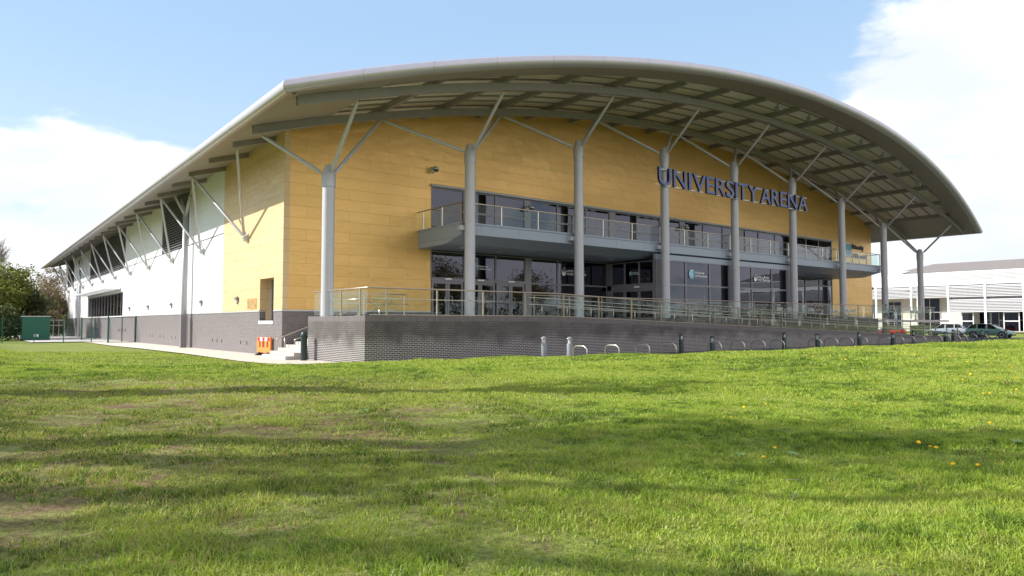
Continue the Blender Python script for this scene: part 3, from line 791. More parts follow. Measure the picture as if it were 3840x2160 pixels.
# hall behind the glass
MB().box(8.0, 53, 9.0, 9.1, 1.8, 9.6).box(8.0, 8.1, .3, 9, 1.8, 9.6).box(53, 53.1, .3, 9, 1.8, 9.6).build('interior_wall', M['dark_room'], arena)
MB().box(8.1, 53, .3, 9, 1.70, 1.84).box(8.1, 53, .1, 9, 5.74, 6.7).box(8.1, 53, .31, 9, 9.46, 9.6).box(22.8, 37.8, -4.0, .3, 1.70, 1.845).build('interior_floor', M['interior_floor'], arena)
for x in (12, 19.5, 27, 34.5, 42, 49.5):
    MB().lathe([(.25, 0), (.25, 3.9)], 16, (x, 3, 1.85)).lathe([(.25, 0), (.25, 2.7)], 16, (x, 3, 6.71)).build('interior_column', M['beige'], arena, True)
# stickers on the glass (parts of the building)
def disc(mb, c, r, y, n=28, plane='y'):
    pts = [(c[0] + r * math.cos(2 * math.pi * i / n), c[1] + r * math.sin(2 * math.pi * i / n)) for i in range(n)]
    if plane == 'y': mb.add([(p[0], y, p[1]) for p in pts], [tuple(range(n))])
    else: mb.add([(y, p[0], p[1]) for p in pts], [tuple(range(n))])
def swoosh(mb, cx, cz, r, y, plane='y', sg=1):
    """white curved strokes over the blue disc"""
    def arcstrip(pts, w):
        L_ = []; 
        for i, (a, b) in enumerate(pts):
            a2, b2 = pts[min(i + 1, len(pts) - 1)]; a1, b1 = pts[max(0, i - 1)]
            dx, dz = a2 - a1, b2 - b1; l = math.hypot(dx, dz) or 1; ww = w * math.sin(math.pi * (i + .6) / (len(pts) + .2))
            L_.append(((a - dz / l * ww, b + dx / l * ww), (a + dz / l * ww, b - dx / l * ww)))
        f_ = (lambda p: (p[0], y, p[1])) if plane == 'y' else (lambda p: (y, p[0], p[1]))
        for (p, q), (p2, q2) in zip(L_[:-1], L_[1:]): mb.quad(f_(p), f_(q), f_(q2), f_(p2))
    for k, (a0, a1, rr, ox, oz) in enumerate(((100, 260, .72, .28, .05), (110, 250, .80, .62, -.02), (-70, 60, .75, -.45, -.1), (200, 340, .5, 0.05, .0))):
        pts = [(cx + sg * r * (ox + rr * math.cos(R(a0 + (a1 - a0) * i / 12))), cz + r * (oz + rr * math.sin(R(a0 + (a1 - a0) * i / 12)))) for i in range(13)]
        pts = [p for p in pts if math.hypot(p[0] - cx, p[1] - cz) < r * .97]
        if len(pts) > 3: arcstrip(pts, r * .075)
def crest(cx, cz, r, tx0, tx1, y, plane='y', sg=1, parent=arena, sw='window_sticker'):
    m_ = MB(); disc(m_, (cx, cz), r, y, plane=plane); m_.cur = 1
    disc(m_, (cx + sg * r * .12, cz - r * .05), r * .86, y - .003, plane=plane); m_.cur = 0
    m_.cur = 2; swoosh(m_, cx, cz, r, y - .006, plane, sg)
    o = m_.build(sw, [M['sticker_pale'], M['sticker_blue'], M['sticker_white']], parent)
    text_obj('sticker_text', 'University', (tx0, tx0 + (tx1 - tx0) * .78, cz + r * .02, cz + r * .62, y), M['sticker_white'], o, plane, .012)
    text_obj('sticker_text', 'of Worcester', (tx0, tx1, cz - r * .55, cz - r * .06, y), M['sticker_white'], o, plane, .012)
    return o
crest(11.28, 4.86, .22, 11.52, 12.55, -.032)
crest(25.93, 4.84, .31, 26.28, 27.55, -4.352)
crest(-2.17, 4.84, .14, -2.32, -2.95, 22.366, 'x', -1)
def lottery(x, z, s, y):
    m_ = MB()
    disc(m_, (x, z - .05 * s), .17 * s, y, 14)
    for dx, h_, tl in ((-.12, .16, -.05), (.0, .30, .06), (.06, .28, -.05), (.15, .12, .06)):
        m_.quad((x + (dx - .03) * s, y, z), (x + (dx + .04) * s, y, z), (x + (dx + .04 + tl) * s, y, z + h_ * s), (x + (dx - .03 + tl) * s, y, z + h_ * s))
    # round emblem: broken ring
    for a0 in (20, 140, 260):
        for i in range(6):
            a = R(a0 + i * 14); b = R(a0 + (i + 1) * 14); c = (x + 1.20 * s, z + .02 * s)
            m_.quad(*[(c[0] + rr * s * math.cos(t), y, c[1] + rr * s * math.sin(t)) for rr, t in ((.10, a), (.2, a), (.2, b), (.10, b))])
    m_.box(x + .93 * s, x + .94 * s, y - .002, y, z - .2 * s, z + .2 * s)
    o = m_.build('window_sticker', M['sticker_white'], arena)
    text_obj('sticker_text', 'LOTTERY', (x + .26 * s, x + .86 * s, z + .03 * s, z + .17 * s, y), M['sticker_white'], o, 'y', .01)
    text_obj('sticker_text', 'FUNDED', (x + .26 * s, x + .86 * s, z - .16 * s, z - .02 * s, y), M['sticker_white'], o, 'y', .01)
    text_obj('sticker_text', 'SPORT', (x + 1.46 * s, x + 1.86 * s, z + .03 * s, z + .17 * s, y), M['sticker_white'], o, 'y', .01)
    text_obj('sticker_text', 'ENGLAND', (x + 1.46 * s, x + 2.02 * s, z - .16 * s, z - .02 * s, y), M['sticker_white'], o, 'y', .01)
lottery(18.36, 4.87, 1.0, -.032)
lottery(33.26, 4.83, .95, -4.352)
for z in (0, .14): MB().box(20.62, 20.86, -.036, -.03, 7.0 + z, 7.11 + z).build('door_notice', M['sticker_white'], arena)

# ---- big lettering on the columns
sign = empty('lettering_sign', label='long blue raised lettering reading UNIVERSITY ARENA fixed across three canopy columns', cat='sign')
L_ = [('U', 21.69, 22.9), ('N', 23.12, 24.38), ('I', 24.61, 24.95), ('V', 25.09, 26.44), ('E', 26.5, 27.38), ('R', 27.51, 28.58), ('S', 28.66, 29.59), ('I', 29.70, 30.02),
      ('T', 30.06, 31.2), ('Y', 31.25, 32.46), ('A', 32.80, 34.06), ('R', 34.16, 35.23), ('E', 35.35, 36.24), ('N', 36.36, 37.66), ('A', 37.84, 39.14)]
for ch, a, b in L_:
    if ch == 'I':
        me_o = MB(); me_o.box(a + .03, b - .03, -5.22, -5.08, 10.26, 11.36)
        o = me_o.build('letter', [M['letter_face'], M['letter_side']], sign)
        for p in o.data.polygons: p.material_index = 0 if abs(p.normal.y) > .7 else 1
    else:
        text_obj('letter', ch, (a, b, 10.24 if ch != 'S' else 10.22, 11.37, -5.08), None, sign, 'y', .008, extrude=.14, mats=[M['letter_face'], M['letter_side']])
for z in (10.25, 11.27): MB().box(21.5, 39.25, -5.075, -5.02, z - .02, z + .035).build('support_rail', M['galv'], sign)
ws = empty('wall_sign', label='round blue emblem and dark lettering on gold wall by the right end of the balcony', cat='sign')
m_ = MB(); m_.lathe([(.72, 0), (.72, .1)], 40)
m_.v = [(55.62 + x, -.01 - z, 8.72 + y) for x, y, z in m_.v]; o = m_.build('emblem', M['white_paint'], ws)
m_ = MB(); disc(m_, (55.66, 8.70), .64, -.118, 40); m_.build('emblem_face', M['sticker_blue'], o)
m_ = MB(); swoosh(m_, 55.62, 8.72, .7, -.125); m_.build('emblem_strokes', M['sticker_pale'], o)
text_obj('lettering', 'University', (56.5, 58.9, 8.72, 9.32, -.02), M['letter_side'], ws, 'y', .03, extrude=.06)
text_obj('lettering', 'of Worcester', (56.5, 59.5, 7.98, 8.45, -.02), M['letter_side'], ws, 'y', .03, extrude=.06)

# ------------------------------------------------------------------ terrace, ramp, retaining wall
def ramp_z(x): return 1.9 - .0338 * max(0, min(x, 58.5) - 10)
RE = 58.5
rw = empty('retaining_wall', label='dark brick retaining wall below the glass railing, sloping down to the right', cat='wall')
def sloped(mb, x0, x1, y0, y1, zb0, zfun, n=1, zoff=0):
    for i in range(n):
        a = x0 + (x1 - x0) * i / n; b = x0 + (x1 - x0) * (i + 1) / n
        mb.add([(x, y, z) for x, zz in ((a, zfun(a)), (b, zfun(b))) for y, z in ((y0, zb0(x)), (y1, zb0(x)), (y1, zz + zoff), (y0, zz + zoff))],
               [(0, 1, 5, 4), (1, 2, 6, 5), (2, 3, 7, 6), (3, 0, 4, 7)] + ([(0, 3, 2, 1)] if i == 0 else []) + ([(4, 5, 6, 7)] if i == n - 1 else []))
zb = lambda x: -.3
mb = MB(); sloped(mb, 0, 10, -9.0, -8.68, zb, lambda x: 1.672); sloped(mb, 10, RE, -9.0, -8.68, zb, lambda x: ramp_z(x) - .228)
mb.box(0, .32, -8.68, -3.3, -.3, 1.672)
mb.build('brick_wall', M['brick'], rw)
mb = MB(); sloped(mb, 0, 10, -9.004, -8.67, lambda x: 1.675, lambda x: 1.9); 
for i in range(24):
    a = 10 + (RE - 10) * i / 24; b = 10 + (RE - 10) * (i + 1) / 24
    mb.add([(x, y, ramp_z(x) + dz) for x in (a, b) for y, dz in ((-9.004, -.225), (-8.67, -.225), (-8.67, 0), (-9.004, 0))], [(0, 1, 5, 4), (1, 2, 6, 5), (2, 3, 7, 6), (3, 0, 4, 7)])
mb.box(-.004, .33, -8.67, -3.29, 1.675, 1.9)
mb.build('coping', M['soldier'], rw, uvoff=(0, -1.675))
MB().box(4.8, 46, -7.0, -.05, .2, 1.85).box(46, 60.6, -7.0, -.05, 1.66, 1.85).box(.33, 4.8, -8.66, -3.35, .2, 1.85).box(4.8, 10, -8.66, -7.0, .2, 1.85).build('terrace', M['terrace'])
tag(bpy.data.objects['terrace'], 'raised paved terrace along the glazed front', kind='structure')
mb = MB(); sloped(mb, 10, RE, -8.66, -7.2, zb, lambda x: ramp_z(x) - .06)
tag(mb.build('ramp', M['terrace']), 'long access ramp sloping down behind the brick wall', kind='structure')
iw = MB(); sloped(iw, 10, 46, -7.2, -7.0, zb, lambda x: 1.9)
tag(iw.build('ramp_wall', M['brick']), 'low dark brick wall between the ramp and the terrace', 'wall')
st = MB()
for i in range(13): st.box(-.98 + i * .38, -.98 + 13 * .38, -3.22, -.12, .001 + i * .1423 - .4 * (i == 0), (i + 1) * .1423)
tag(st.build('stairs', M['steps']), 'pale concrete steps climbing to the terrace at the corner', kind='structure')

def hand_rail(y, label):
    h = empty('handrail', (0, y, 0), label=label, cat='handrail')
    pts = [(-.42, 0, .80), (-.36, 0, .88), (-.2, 0, .93), (-.1, 0, .96)]
    s_ = .1423 / .38
    pts += [(3.95, 0, .96 + 4.05 * s_), (4.4, 0, 2.75), (4.5, 0, 2.62)]
    MB().tube(pts, .026, 10).build('rail', M['steelss'], h, True)
    for x in (.0, 1.9, 3.8):
        MB().tube([(x, 0, max(0, (x + .98) * s_ - .05)), (x, 0, .93 + x * s_)], .03, 10).build('post', M['steelss'], h, True)
hand_rail(-.42, 'steel stair handrail beside the building wall')
hand_rail(-2.75, 'steel stair handrail nearer the retaining wall')
swr = empty('stairwell_railing', label='low steel and glass railing around the stair opening on the terrace corner', cat='railing')
MB().tube([(.45, -3.5, 2.98), (4.85, -3.5, 2.98)], .026, 8).tube([(.45, -3.5, 2.52), (4.95, -3.5, 2.52)], .018, 8).build('rail', M['steelss'], swr, True)
for x in (.5, 2.6, 4.75): MB().box(x - .025, x + .025, -3.53, -3.47, 1.85, 2.97).build('post', M['steelss'], swr)
MB().box(.55, 2.55, -3.508, -3.492, 1.95, 2.9).box(2.65, 4.7, -3.508, -3.492, 1.95, 2.9).build('glass_panel', M['glass_rail'], swr)

fr_ = empty('front_railing', label='long bronze and glass railing on top of the dark brick retaining wall', cat='railing')
def rz(x): return ramp_z(x) + .0
YR = -8.85
pitch = 2.35; posts = [.98 + pitch * i for i in range(1, 25)]
RT = 1.10
for x in posts:
    MB().box(x - .028, x + .028, YR - .03, YR + .03, rz(x) + .0, rz(x) + RT - .03).build('post', M['railing_paint'], fr_)
px = [.98 - 0.6] + posts
px = [.4, 1.0] + posts
MB().box(.97, 1.03, YR - .03, YR + .03, 1.9, 2.97).build('post', M['railing_paint'], fr_)
for a, b in zip(px[1:-1], px[2:]):
    m1 = (a + b) / 2
    for c, d in ((a + .04, m1 - .008), (m1 + .008, b - .04)):
        g = MB(); g.add([(x, y, rz(x) + dz) for x in (c, d) for y, dz in ((YR - .006, .06), (YR + .006, .06), (YR + .006, 1.02), (YR - .006, 1.02))],
                        [(0, 3, 2, 1), (4, 5, 6, 7), (0, 1, 5, 4), (1, 2, 6, 5), (2, 3, 7, 6), (3, 0, 4, 7)])
        g.build('glass_panel', M['glass_rail'], fr_)
MB().box(.3, .97, YR - .006, YR + .006, 1.96, 2.92).build('glass_panel', M['glass_rail'], fr_)
XE = posts[-1] + .3
MB().tube([(.2, -3.5, 3.0), (.2, YR + .06, 3.0), (.26, YR, 3.0), (10, YR, 3.0), (XE, YR, rz(XE) + RT)], .032, 10).build('top_rail', M['railing_paint'], fr_, True)
MB().tube([(.3, YR, 1.93), (10, YR, 1.93), (XE, YR, rz(XE) + .03)], .022, 8).build('bottom_rail', M['railing_paint'], fr_, True)
for y in (-4.45, -6.35, -8.15): MB().box(.172, .228, y - .03, y + .03, 1.9, 2.97).build('post', M['railing_paint'], fr_)
for a, b in ((-4.4, -3.5), (-6.3, -4.5), (-8.1, -6.4), (-8.8, -8.2)): MB().box(.194, .206, a + .01, b - .01, 1.96, 2.93).build('glass_panel', M['glass_rail'], fr_)
MB().tube([(.3, -4.3, 2.58), (.3, YR + .2, 2.58)], .018, 8).tube([(.4, YR + .12, 2.58), (9.3, YR + .12, 2.56)], .02, 8).build('handrail', M['steelss'], fr_, True)
MB().tube([(10.2, YR + .12, 2.55), (XE, YR + .12, rz(XE) + .66)], .018, 8).build('handrail', M['steelss'], fr_, True)
MB().tube([(10.0, YR + .12, 2.36), (XE, YR + .12, rz(XE) + .44)], .018, 8).build('handrail', M['steelss'], fr_, True)
ir = empty('inner_railing', label='upper bronze and glass railing level along the terrace edge behind the ramp', cat='railing')
xi = [10.0 + 2.35 * i for i in range(21)]
for x in xi:
    MB().box(x - .022, x + .022, -7.13, -7.08, 1.9, 2.96).build('post', M['railing_paint'], ir)
for a, b in zip(xi[:-1], xi[1:]):
    MB().box(a + .03, (a + b) / 2 - .008, -7.11, -7.10, 1.97, 2.9).box((a + b) / 2 + .008, b - .03, -7.11, -7.10, 1.97, 2.9).build('glass_panel', M['glass_rail'], ir)
MB().tube([(9.6, -7.1, 2.98), (57.3, -7.1, 2.98)], .026, 8).build('top_rail', M['railing_paint'], ir, True)
rh = empty('ramp_handrail', label='pair of thin steel handrails on short posts along the inner side of the ramp', cat='handrail')
for dz in (.95, .62):
    MB().tube([(9.5, -7.35, 1.9 + dz), (10.5, -7.35, 1.88 + dz), (56, -7.35, ramp_z(56) + dz - .04)], .02, 8).build('rail', M['steelss'], rh, True)
for i in range(28):
    x = 10.3 + 1.68 * i
    MB().tube([(x, -7.35, ramp_z(x) - .06), (x, -7.35, ramp_z(x) + .62)], .022, 6).build('post', M['steelss'], rh, True)

# ------------------------------------------------------------------ bollards and bike stands
def ordinal(i): return ['first', 'second', 'third', 'fourth', 'fifth', 'sixth', 'seventh', 'eighth', 'ninth', 'tenth', 'eleventh', 'twelfth', 'thirteenth', 'fourteenth', 'fifteenth', 'sixteenth', 'seventeenth', 'eighteenth', 'nineteenth', 'twentieth', 'twenty-first', 'twenty-second', 'twenty-third'][i]
def light_bollard(mat):
    b = empty('light_bollard')
    smooth_by_angle(MB().lathe([(.125, 0), (.125, .72), (.118, .735), (.09, .74)], 24).build('post', mat, b))
    smooth_by_angle(MB().lathe([(.07, 0), (.07, .045), (.09, .05), (.09, .065), (.07, .07), (.07, .115), (.09, .12), (.09, .135), (.07, .14), (.07, .19)], 20, (0, 0, .735)).build('lens', M['lens'], b))
    for k in range(4):
        m_ = MB(); t = math.pi / 2 * k + .5; m_.box(.105 * math.cos(t) - .012, .105 * math.cos(t) + .012, .105 * math.sin(t) - .012, .105 * math.sin(t) + .012, .73, .93)
        m_.build('guard_bar', mat, b)
    smooth_by_angle(MB().lathe([(.12, 0), (.135, .005), (.13, .03), (.075, .075), (.03, .10), (.005, .105)], 24, (0, 0, .925)).build('cap', mat, b))
    return b
bp = [(7.48, -10.81, 1), (7.68, -12.22, 1), (17.41, -10.22, 0), (14.67, -14.17, 0), (26.09, -10.86, 0), (24.1, -14.0, 0), (31.36, -12.72, 0), (29.34, -15.61, 0), (41.27, -11.79, 0), (37.24, -15.37, 0), (50.96, -10.81, 0), (50.04, -13.18, 0), (54.33, -13.43, 0)]
pg = light_bollard(M['bollard_sunlit']); pd = light_bollard(M['bollard_dark'])
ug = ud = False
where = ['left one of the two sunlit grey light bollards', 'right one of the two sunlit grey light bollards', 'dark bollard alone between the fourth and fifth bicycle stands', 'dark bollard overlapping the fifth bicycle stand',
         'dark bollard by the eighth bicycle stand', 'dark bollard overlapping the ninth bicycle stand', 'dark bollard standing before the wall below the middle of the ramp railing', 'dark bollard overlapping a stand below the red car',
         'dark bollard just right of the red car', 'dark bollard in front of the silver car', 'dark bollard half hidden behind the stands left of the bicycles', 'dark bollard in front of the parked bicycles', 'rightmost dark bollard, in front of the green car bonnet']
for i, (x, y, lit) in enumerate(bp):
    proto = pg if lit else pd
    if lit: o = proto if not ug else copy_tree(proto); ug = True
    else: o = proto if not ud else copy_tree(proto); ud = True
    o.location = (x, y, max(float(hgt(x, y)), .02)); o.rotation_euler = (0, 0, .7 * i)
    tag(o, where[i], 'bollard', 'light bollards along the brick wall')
gb = empty('bollard', (-.42, -3.93, -.06), label='thick dark green dome-topped bollard by the foot of the steps', cat='bollard')
smooth_by_angle(MB().lathe([(.138, 0), (.138, 1.08)], 28).build('post', M['bollard_dark'], gb))
smooth_by_angle(MB().lathe([(.138, 0), (.165, .01), (.165, .04), (.14, .05), (.135, .10), (.11, .17), (.06, .215), (.005, .23)], 28, (0, 0, 1.08)).build('cap', M['bollard_dark'], gb))
rack_mb = MB()
pts = [(0, -.36, 0), (0, -.36, .56)] + [(0, -.36 + .2 - .2 * math.cos(R(a)), .56 + .2 * math.sin(R(a))) for a in (20, 45, 70, 90)]
pts = pts + [(0, -p[1], p[2]) for p in pts[::-1]]
rack_mb.tube(pts, .027, 10)
rproto = None
rx = [5.55, 7.2, 8.9, 10.5, 13.5, 15.2, 16.8, 18.4, 21.8, 23.4, 25.0, 26.6, 29.4, 31.0, 32.5, 34.0, 36.4, 37.7, 39.3, 40.4, 42.2, 44.1]
for i, x in enumerate(rx):
    if rproto is None: o = rproto = rack_mb.build('bicycle_stand', M['steelss'], None, True)
    else: o = rproto.copy(); COL.objects.link(o)
    o.location = (x, -15.1, .02); o.rotation_euler = (0, 0, 0)
    tag(o, '%s hooped steel bicycle stand counted from the left' % ordinal(i), 'bike stand', 'hooped steel bicycle stands')

# ------------------------------------------------------------------ bicycles
def bicycle(loc, rz, mat, label):
    b = empty('bicycle', loc, rz, label=label, cat='bicycle', group='bicycles at the stands')
    def ring(c, r, t, n=28): return [(c[0] + r * math.cos(2 * math.pi * i / n), 0, c[1] + r * math.sin(2 * math.pi * i / n)) for i in range(n + 1)]
    for cx in (-.52, .52):
        w = MB().tube(ring((cx, .34), .33, .02), .02, 6, False).build('wheel', M['black'], b, True)
        s_ = MB()
        for k in range(12):
            a = 2 * math.pi * k / 12; s_.tube([(cx, 0, .34), (cx + .32 * math.cos(a), 0, .34 + .32 * math.sin(a))], .0035, 3)
        s_.tube([(cx, -.05, .34), (cx, .05, .34)], .025, 8); s_.build('spokes', M['galv'], w)
    f = MB(); F = {'bb': (-.08, 0, .30), 'st': (-.22, 0, .78), 'ht': (.36, 0, .82), 'hb': (.40, 0, .68), 'ra': (-.52, 0, .34), 'fa': (.52, 0, .34)}
    for a, c, r_ in (('bb', 'st', .018), ('st', 'ht', .018), ('bb', 'hb', .02), ('bb', 'ra', .011), ('st', 'ra', .010), ('ht', 'fa', .014), ('hb', 'ht', .02)): f.tube([F[a], F[c]], r_, 6)
    f.build('frame', mat, b, True)
    MB().tube([(.34, 0, .82), (.33, 0, .98), (.35, -.28, 1.0), (.30, -.30, 1.0)], .013, 6).tube([(.33, 0, .98), (.35, .28, 1.0), (.30, .30, 1.0)], .013, 6).build('handlebar', M['black'], b, True)
    MB().tube([(-.22, 0, .78), (-.25, 0, .93)], .013, 6).prism([(-.38, .93), (-.10, .94), (-.10, .97), (-.38, .985)], -.07, .07, 'y').build('saddle', M['black'], b)
    MB().tube([(-.08, -.09, .30), (-.08, .09, .30)], .05, 10).build('crank', M['galv'], b, True)
bicycle((42.0, -15.3, .02), R(-82), M['bike_black'], 'black bicycle leaning at the stands, leftmost of the bicycles')
bicycle((43.9, -15.0, .02), R(-100), M['bike_black'], 'dark bicycle behind the bollard, middle one of the bicycles')
bicycle((46.0, -15.1, .02), R(-95), M['bike_black'], 'dark bicycle at the last stand, rightmost of the bicycles')

# ------------------------------------------------------------------ cars
def car(loc, rz, paint, label, s=1.0, hatch=True):
    c = empty('parked_car', loc, rz, label=label, cat='car', group='parked cars')
    c.scale = (s, s, s)
    mt = simple('car_paint_' + str(len(bpy.data.materials)), paint, .25, .35, .03)
    stn = [(-2.05, .50, .70, .72), (-1.95, .30, .92, .80), (-1.5, .26, .98, .84), (-.8, .25, .96, .85), (0, .25, .94, .85), (.8, .25, .90, .85), (1.3, .26, .82, .83), (1.8, .28, .70, .77), (2.05, .38, .60, .62)]
    rows = []
    for x, z0, z1, w in stn:
        h_ = z1 - z0
        half = [(0, z0), (.8 * w, z0), (.97 * w, z0 + .12 * h_), (w, z0 + .45 * h_), (.97 * w, z0 + .8 * h_), (.88 * w, z1 - .01), (0, z1 + .02)]
        ring = half + [(-a, b_) for a, b_ in half[-2:0:-1]]
        rows.append([(x, a, b_) for a, b_ in ring] + [(x, half[0][0], half[0][1])])
    m_ = MB(); m_.grid(rows); k = len(rows[0]) - 1
    m_.add([rows[0][j] for j in range(k)], [tuple(range(k))]); m_.add([rows[-1][j] for j in range(k)], [tuple(reversed(range(k)))])
    body = smooth_by_angle(m_.build('body', mt, c), 50)
    cab = [(-1.85, .92, .93, .70), (-1.55, .9, 1.32, .62), (-1.1, .9, 1.44, .60), (-.2, .9, 1.47, .60), (.25, .9, 1.42, .60), (1.15, .80, .90, .70)]
    for part, inset, mat_ in (('windows', .0, M['glass_dark']),):
        rows = [[(x, -w * 1.15, z0), (x, -w, z1 - .03), (x, 0, z1 - .02), (x, w, z1 - .03), (x, w * 1.15, z0)] for x, z0, z1, w in cab]
        smooth_by_angle(MB().grid(rows).build(part, mat_, c), 40)
    MB().grid([[(x, y * w * 1.01, z1 + (.012 if y else .03)) for y in (-1, -.5, 0, .5, 1)] for x, z0, z1, w in cab[1:5]]).build('roof', mt, c, True)
    for sy in (-1, 1):
        for i0, i1 in ((5, 4), (0, 1)):
            a, b_ = cab[i0], cab[i1]; MB().beam((a[0], sy * a[3] * 1.14, a[1] + .02), (b_[0], sy * b_[3] * 1.02, b_[2] - .02), .07, .06).build('pillar', mt, c)
        for x in (-.95, -.05):
            MB().beam((x, sy * .71, .92), (x - .03, sy * .61, 1.43), .06, .05).build('pillar', mt, c)
    for x in (-1.28, 1.28):
        for sy in (-1, 1):
            arch = MB(); arch.lathe([(.37, 0), (.37, .02)], 24); arch.v = [(x + a, sy * (.845 + z * .5), .34 + b_) for a, b_, z in arch.v]; arch.build('wheel_arch', M['black'], c)
            w = MB(); w.lathe([(.22, 0), (.30, .0), (.315, .03), (.315, .15), (.30, .18), (.22, .18)], 24); w.v = [(x + a, sy * (.70 + z), .315 + b_) for a, b_, z in w.v]; w = w.build('wheel', M['black'], c, True)
            r_ = MB(); r_.lathe([(.21, 0), (.21, .19), (.05, .17)], 20)
            r_.v = [(x + a, sy * (.70 + z), .315 + b_) for a, b_, z in r_.v]; r_.build('rim', M['galv'], w)
    for sy in (-1, 1):
        m_ = MB(); m_.sphere((1.93, sy * .56, .62), .12, 10, 6, (.6, 1.1, .7)); m_.build('headlight', M['lens'], c, True)
        m_ = MB(); m_.sphere((-1.96, sy * .66, .80), .1, 10, 6, (.4, .8, 1.3)); m_.build('tail_light', M['red'], c, True)
        m_ = MB(); m_.sphere((.85, sy * .92, .98), .09, 10, 6, (.8, 1, .7)); m_.build('wing_mirror', mt, c, True)
    MB().box(2.04, 2.07, -.26, .26, .40, .51).build('number_plate', M['white_paint'], c)
    MB().box(1.95, 2.08, -.6, .6, .26, .36).box(-2.1, -1.98, -.62, .62, .3, .48).build('bumper', M['black'], c)
    return c
car((70.9, -7.0, .03), R(-90), (.22, .37, .32), 'pale green parked car beyond the end of the ramp railing', 1.0)
car((70.3, -13.7, .03), R(90), (.75, .76, .78), 'white parked car cut off by the right edge of the picture', 1.0)
car((75.0, 4.9, -.12), R(140), (.60, .02, .03), 'bright red small parked car seen through the ramp railing', .88)
car((77.0, -.6, .03), R(100), (.36, .40, .45), 'silver grey parked car seen through the ramp railing', 1.0)

# ------------------------------------------------------------------ white building at the right
wb = empty('louvred_building', (94, 0, 0), label='long low white building with louvred front and grey tiled roof at the right', cat='building')
Y1, Y0 = 22.0, -50.0
MB().box(.02, .3, Y0, Y1, 6.72, 8.5).build('parapet', M['white_paint'], wb)
pil = [19.4, 14.93, 10.06, 5.3, .88, -3.4]
while pil[-1] > Y0: pil.append(pil[-1] - 4.6)
for y in pil:
    MB().box(-.12, .02, y - .11, y + .11, .4, 6.7).build('column', M['white_paint'], wb)
for a, b in zip(pil[1:], pil[:-1]):
    l = MB(); z = 5.06
    while z < 6.55: l.box(-.06, .02, a + .12, b - .12, z, z + .105); z += .20
    l.build('louvre_panel', M['slat'], wb)
    if b < 6:
        l = MB(); z = 3.0
        while z < 4.75: l.box(-.06, .02, a + .12, b - .12, z, z + .105); z += .20
        l.build('louvre_panel', M['slat'], wb)
l = MB(); z = 7.42
while z < 8.42: l.box(-.10, -.02, Y0, 5.4, z, z + .09); z += .17
l.build('parapet_louvre', M['slat_grey'], wb)
MB().box(2.5, 2.7, Y0, Y1, .3, 6.7).build('back_wall', M['beige'], wb)
MB().box(.32, .4, Y0, Y1, 5.03, 6.7).build('louvre_gap_shade', M['frame'], wb)  # dark sheets added behind the slats to paint shade into the gaps
MB().box(.32, .4, Y0, 5.2, 3.05, 4.95).build('louvre_gap_shade', M['frame'], wb)
for a, b, z0, z1 in ((7.3, 9.9, .6, 5.0), (12.5, 14.5, .6, 4.6), (1.2, 2.4, .5, 3.0), (-.7, 1.0, .5, 3.0), (-3.2, -1.0, .5, 3.0), (-7.8, -3.6, .5, 3.0), (-12, -8.4, .5, 3)):
    w = MB().box(2.42, 2.44, a, b, z0, z1).build('window', M['glass_dark'], wb)
    f = MB().box(2.38, 2.48, a - .06, a, z0, z1 + .06).box(2.38, 2.48, b, b + .06, z0, z1 + .06).box(2.381, 2.479, a, b, z1, z1 + .06)
    f.box(2.39, 2.47, (a + b) / 2 - .03, (a + b) / 2 + .03, z0, z1).box(2.395, 2.465, a, (a + b) / 2 - .03, z0 + (z1 - z0) * .55, z0 + (z1 - z0) * .55 + .06)
    f.build('frame', M['galv'], w)
for y0, y1 in ((2.5, 4.0), (-2.7, -.9)):
    d = MB().box(.6, .7, y0, y0 + .12, .5, 3.0).box(.6, .7, y1 - .12, y1, .5, 3.0).box(.6, .7, y0 + .12, y1 - .12, 2.88, 3.0).box(.6, .7, y0 + .12, y1 - .12, 1.72, 1.86).build('door', M['slat_grey'], wb)
    MB().box(.63, .65, y0 + .1, y1 - .1, .55, 2.9).build('pane', M['glass_dark'], d)
MB().box(.3, 2.5, Y0, Y1, 4.98, 5.02).build('ceiling', M['beige'], wb)
rf = MB()
rf.quad((2.2, Y0, 8.5), (12, Y0, 10.65), (12, 11.6, 10.65), (2.2, 15.2, 8.5)); rf.quad((12, Y0, 10.65), (22, Y0, 8.5), (22, 15.2, 8.5), (12, 11.6, 10.65)); rf.quad((2.2, 15.2, 8.5), (12, 11.6, 10.65), (22, 15.2, 8.5)); rf.quad((2.2, Y0, 8.5), (2.2, 15.2, 8.5), (22, 15.2, 8.5), (22, Y0, 8.5))
rf.build('roof', M['roof_tile'], wb)
rf = MB().quad((1.5, 12.5, 8.53), (6, 12.5, 9.35), (6, 21, 9.35), (1.5, 21, 8.53)).quad((1.5, 21, 8.53), (6, 21, 9.35), (6, 21, 8.4), (1.5, 21, 8.4)).build('glazed_roof', M['slat_grey'], wb)
MB().box(.3, 20, Y1 - .2, Y1, .3, 8.4).box(.3, 20, Y0, Y0 + .2, .3, 8.4).build('end_wall', M['white_paint'], wb)

